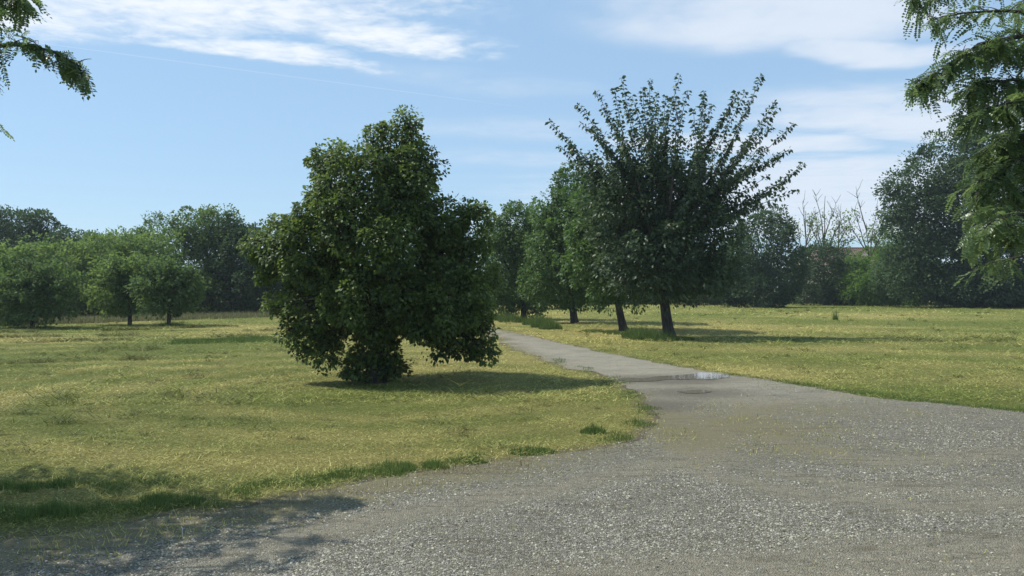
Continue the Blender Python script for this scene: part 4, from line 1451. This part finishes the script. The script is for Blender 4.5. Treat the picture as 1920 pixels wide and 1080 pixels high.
# right: boughs reach into the picture from a trunk standing beyond its edge
yR = 8.0
boughs = [
    ([P(2010, 30, yR), P(1900, 22, yR), P(1810, 24, yR), P(1765, 26, yR)], 14, .28),
    ([P(1990, -40, yR + .3), P(1850, -30, yR + .3), P(1740, -10, yR + .3), P(1712, 4, yR + .3)], 22, .25),
    ([P(2010, 60, yR - .2), P(1900, 70, yR - .2), P(1830, 85, yR - .2), P(1790, 120, yR - .2), P(1745, 150, yR - .2), P(1706, 176, yR - .2)], 40, .22),
    ([P(2010, 90, yR + .2), P(1920, 96, yR + .2), P(1870, 92, yR + .2), P(1835, 88, yR + .2)], 34, .3),
    ([P(2000, 170, yR), P(1900, 150, yR), P(1850, 158, yR), P(1822, 178, yR)], 50, .25),
    ([P(2000, 210, yR - .4), P(1920, 190, yR - .4), P(1870, 195, yR - .4), P(1838, 210, yR - .4)], 46, .25),
    ([P(2000, 260, yR + .3), P(1930, 245, yR + .3), P(1880, 250, yR + .3), P(1850, 268, yR + .3)], 46, .28),
    ([P(2000, 330, yR - .1), P(1920, 300, yR - .1), P(1870, 320, yR - .1), P(1825, 352, yR - .1)], 44, .25),
    ([P(2000, 390, yR + .4), P(1920, 360, yR + .4), P(1870, 372, yR + .4), P(1835, 388, yR + .4)], 36, .22),
    ([P(2000, 400, yR - .5), P(1900, 400, yR - .5), P(1860, 412, yR - .5), P(1835, 430, yR - .5)], 26, .2),
    ([P(2000, 320, yR + .5), P(1920, 290, yR + .5), P(1880, 290, yR + .5), P(1855, 305, yR + .5)], 40, .25),
    ([P(2020, 440, yR - .3), P(1930, 430, yR - .3), P(1890, 430, yR - .3), P(1850, 440, yR - .3)], 30, .22),
    ([P(2020, 470, yR + .1), P(1940, 478, yR + .1), P(1890, 484, yR + .1), P(1850, 490, yR + .1)], 9, .18),
]
locust('locust_tree', 'feathery-leaved tree whose light green boughs hang into the right edge', (7.6, 8.6, 0), (7.4, 8.5, 3.6), boughs,
       [(np.array([6.6, 8.2, 3.2]), np.array([1.0, .9, .9])), (np.array([7.4, 8.8, 5.4]), np.array([1.6, 1.5, 1.2])), (np.array([6.3, 8.3, 5.4]), np.array([.9, 1.0, .7])), (np.array([8.2, 7.6, 4.0]), np.array([1.4, 1.3, 1.3]))], 701,
       allow=lambda p: (~in_frame(p)) | (p[:, 0] / p[:, 1] * F_PX + 960 > 1690))

# left: only the tips of two boughs show, the rest of the crown shades the foreground
yL = 6.9
boughs = [
    ([P(-90, 95, yL), P(-10, 85, yL), P(40, 78, yL), P(95, 88, yL), P(140, 112, yL), P(160, 128, yL)], 46, .17),
    ([P(-90, -20, yL + .2), P(-20, -10, yL + .2), P(30, 0, yL + .2), P(62, 18, yL + .2)], 50, .17),
    ([P(-120, 130, yL - .3), P(-60, 120, yL - .3), P(-20, 125, yL - .3)], 44, .18),
    ([P(-160, 210, yL), P(-90, 205, yL), P(-35, 215, yL)], 40, .16),
]


def allow_left(p):
    u = p[:, 0] / p[:, 1] * F_PX + 960
    v = HOR - (p[:, 2] - H_CAM) / p[:, 1] * F_PX
    return (~in_frame(p)) | ((u < 172) & (v < 60 + .75 * u) & (v < 190)) | (u < 12) & (v < 275)


locust('locust_tree', 'feathery-leaved tree with only bough tips hanging in at the top left corner', (-7.4, 6.6, 0), (-7.2, 6.6, 2.6), boughs,
       [(np.array([-5.6, 6.9, 3.7]), np.array([1.0, .55, .45])), (np.array([-6.6, 6.2, 3.9]), np.array([1.4, 1.0, .6])), (np.array([-7.4, 6.8, 4.6]), np.array([1.5, 1.4, .8])), (np.array([-5.9, 5.6, 3.7]), np.array([.9, .5, .5])),
        (np.array([-6.0, 7.6, 3.2]), np.array([.7, .35, .35])), (np.array([-4.7, 6.25, 4.1]), np.array([.6, .3, .25])), (np.array([-5.0, 5.5, 3.8]), np.array([.85, .55, .45])), (np.array([-5.5, 5.0, 3.6]), np.array([.9, .5, .4])), (np.array([-6.2, 6.6, 3.2]), np.array([1.0, .6, .4])), (np.array([-5.3, 6.3, 3.5]), np.array([.9, .45, .4]))], 702, allow=allow_left, thickness=40)

# ------------------------------------------------------------------ veil of the glass before the camera, imitated by added haze
M_veil_haze, t, b, out = material('veil_haze')
t.n.remove(b)
pv = t.node('ShaderNodeVolumePrincipled')
pv.inputs['Color'].default_value = (0.80, 0.90, 1.0, 1)
pv.inputs['Density'].default_value = 0.00045
pv.inputs['Anisotropy'].default_value = 0.2
t.l.new(pv.outputs[0], out.inputs['Volume'])
hx, hy0, hy1, hz0, hz1 = 1000, -100, 1600, -1.5, 22
hv = np.array([(x, y, z) for z in (hz0, hz1) for y in (hy0, hy1) for x in (-hx, hx)])
link('veil_haze', np_mesh('veil_haze', hv, np.array([(0, 2, 3, 1), (4, 5, 7, 6), (0, 1, 5, 4), (2, 6, 7, 3), (0, 4, 6, 2), (1, 3, 7, 5)])), M_veil_haze, kind='stuff')
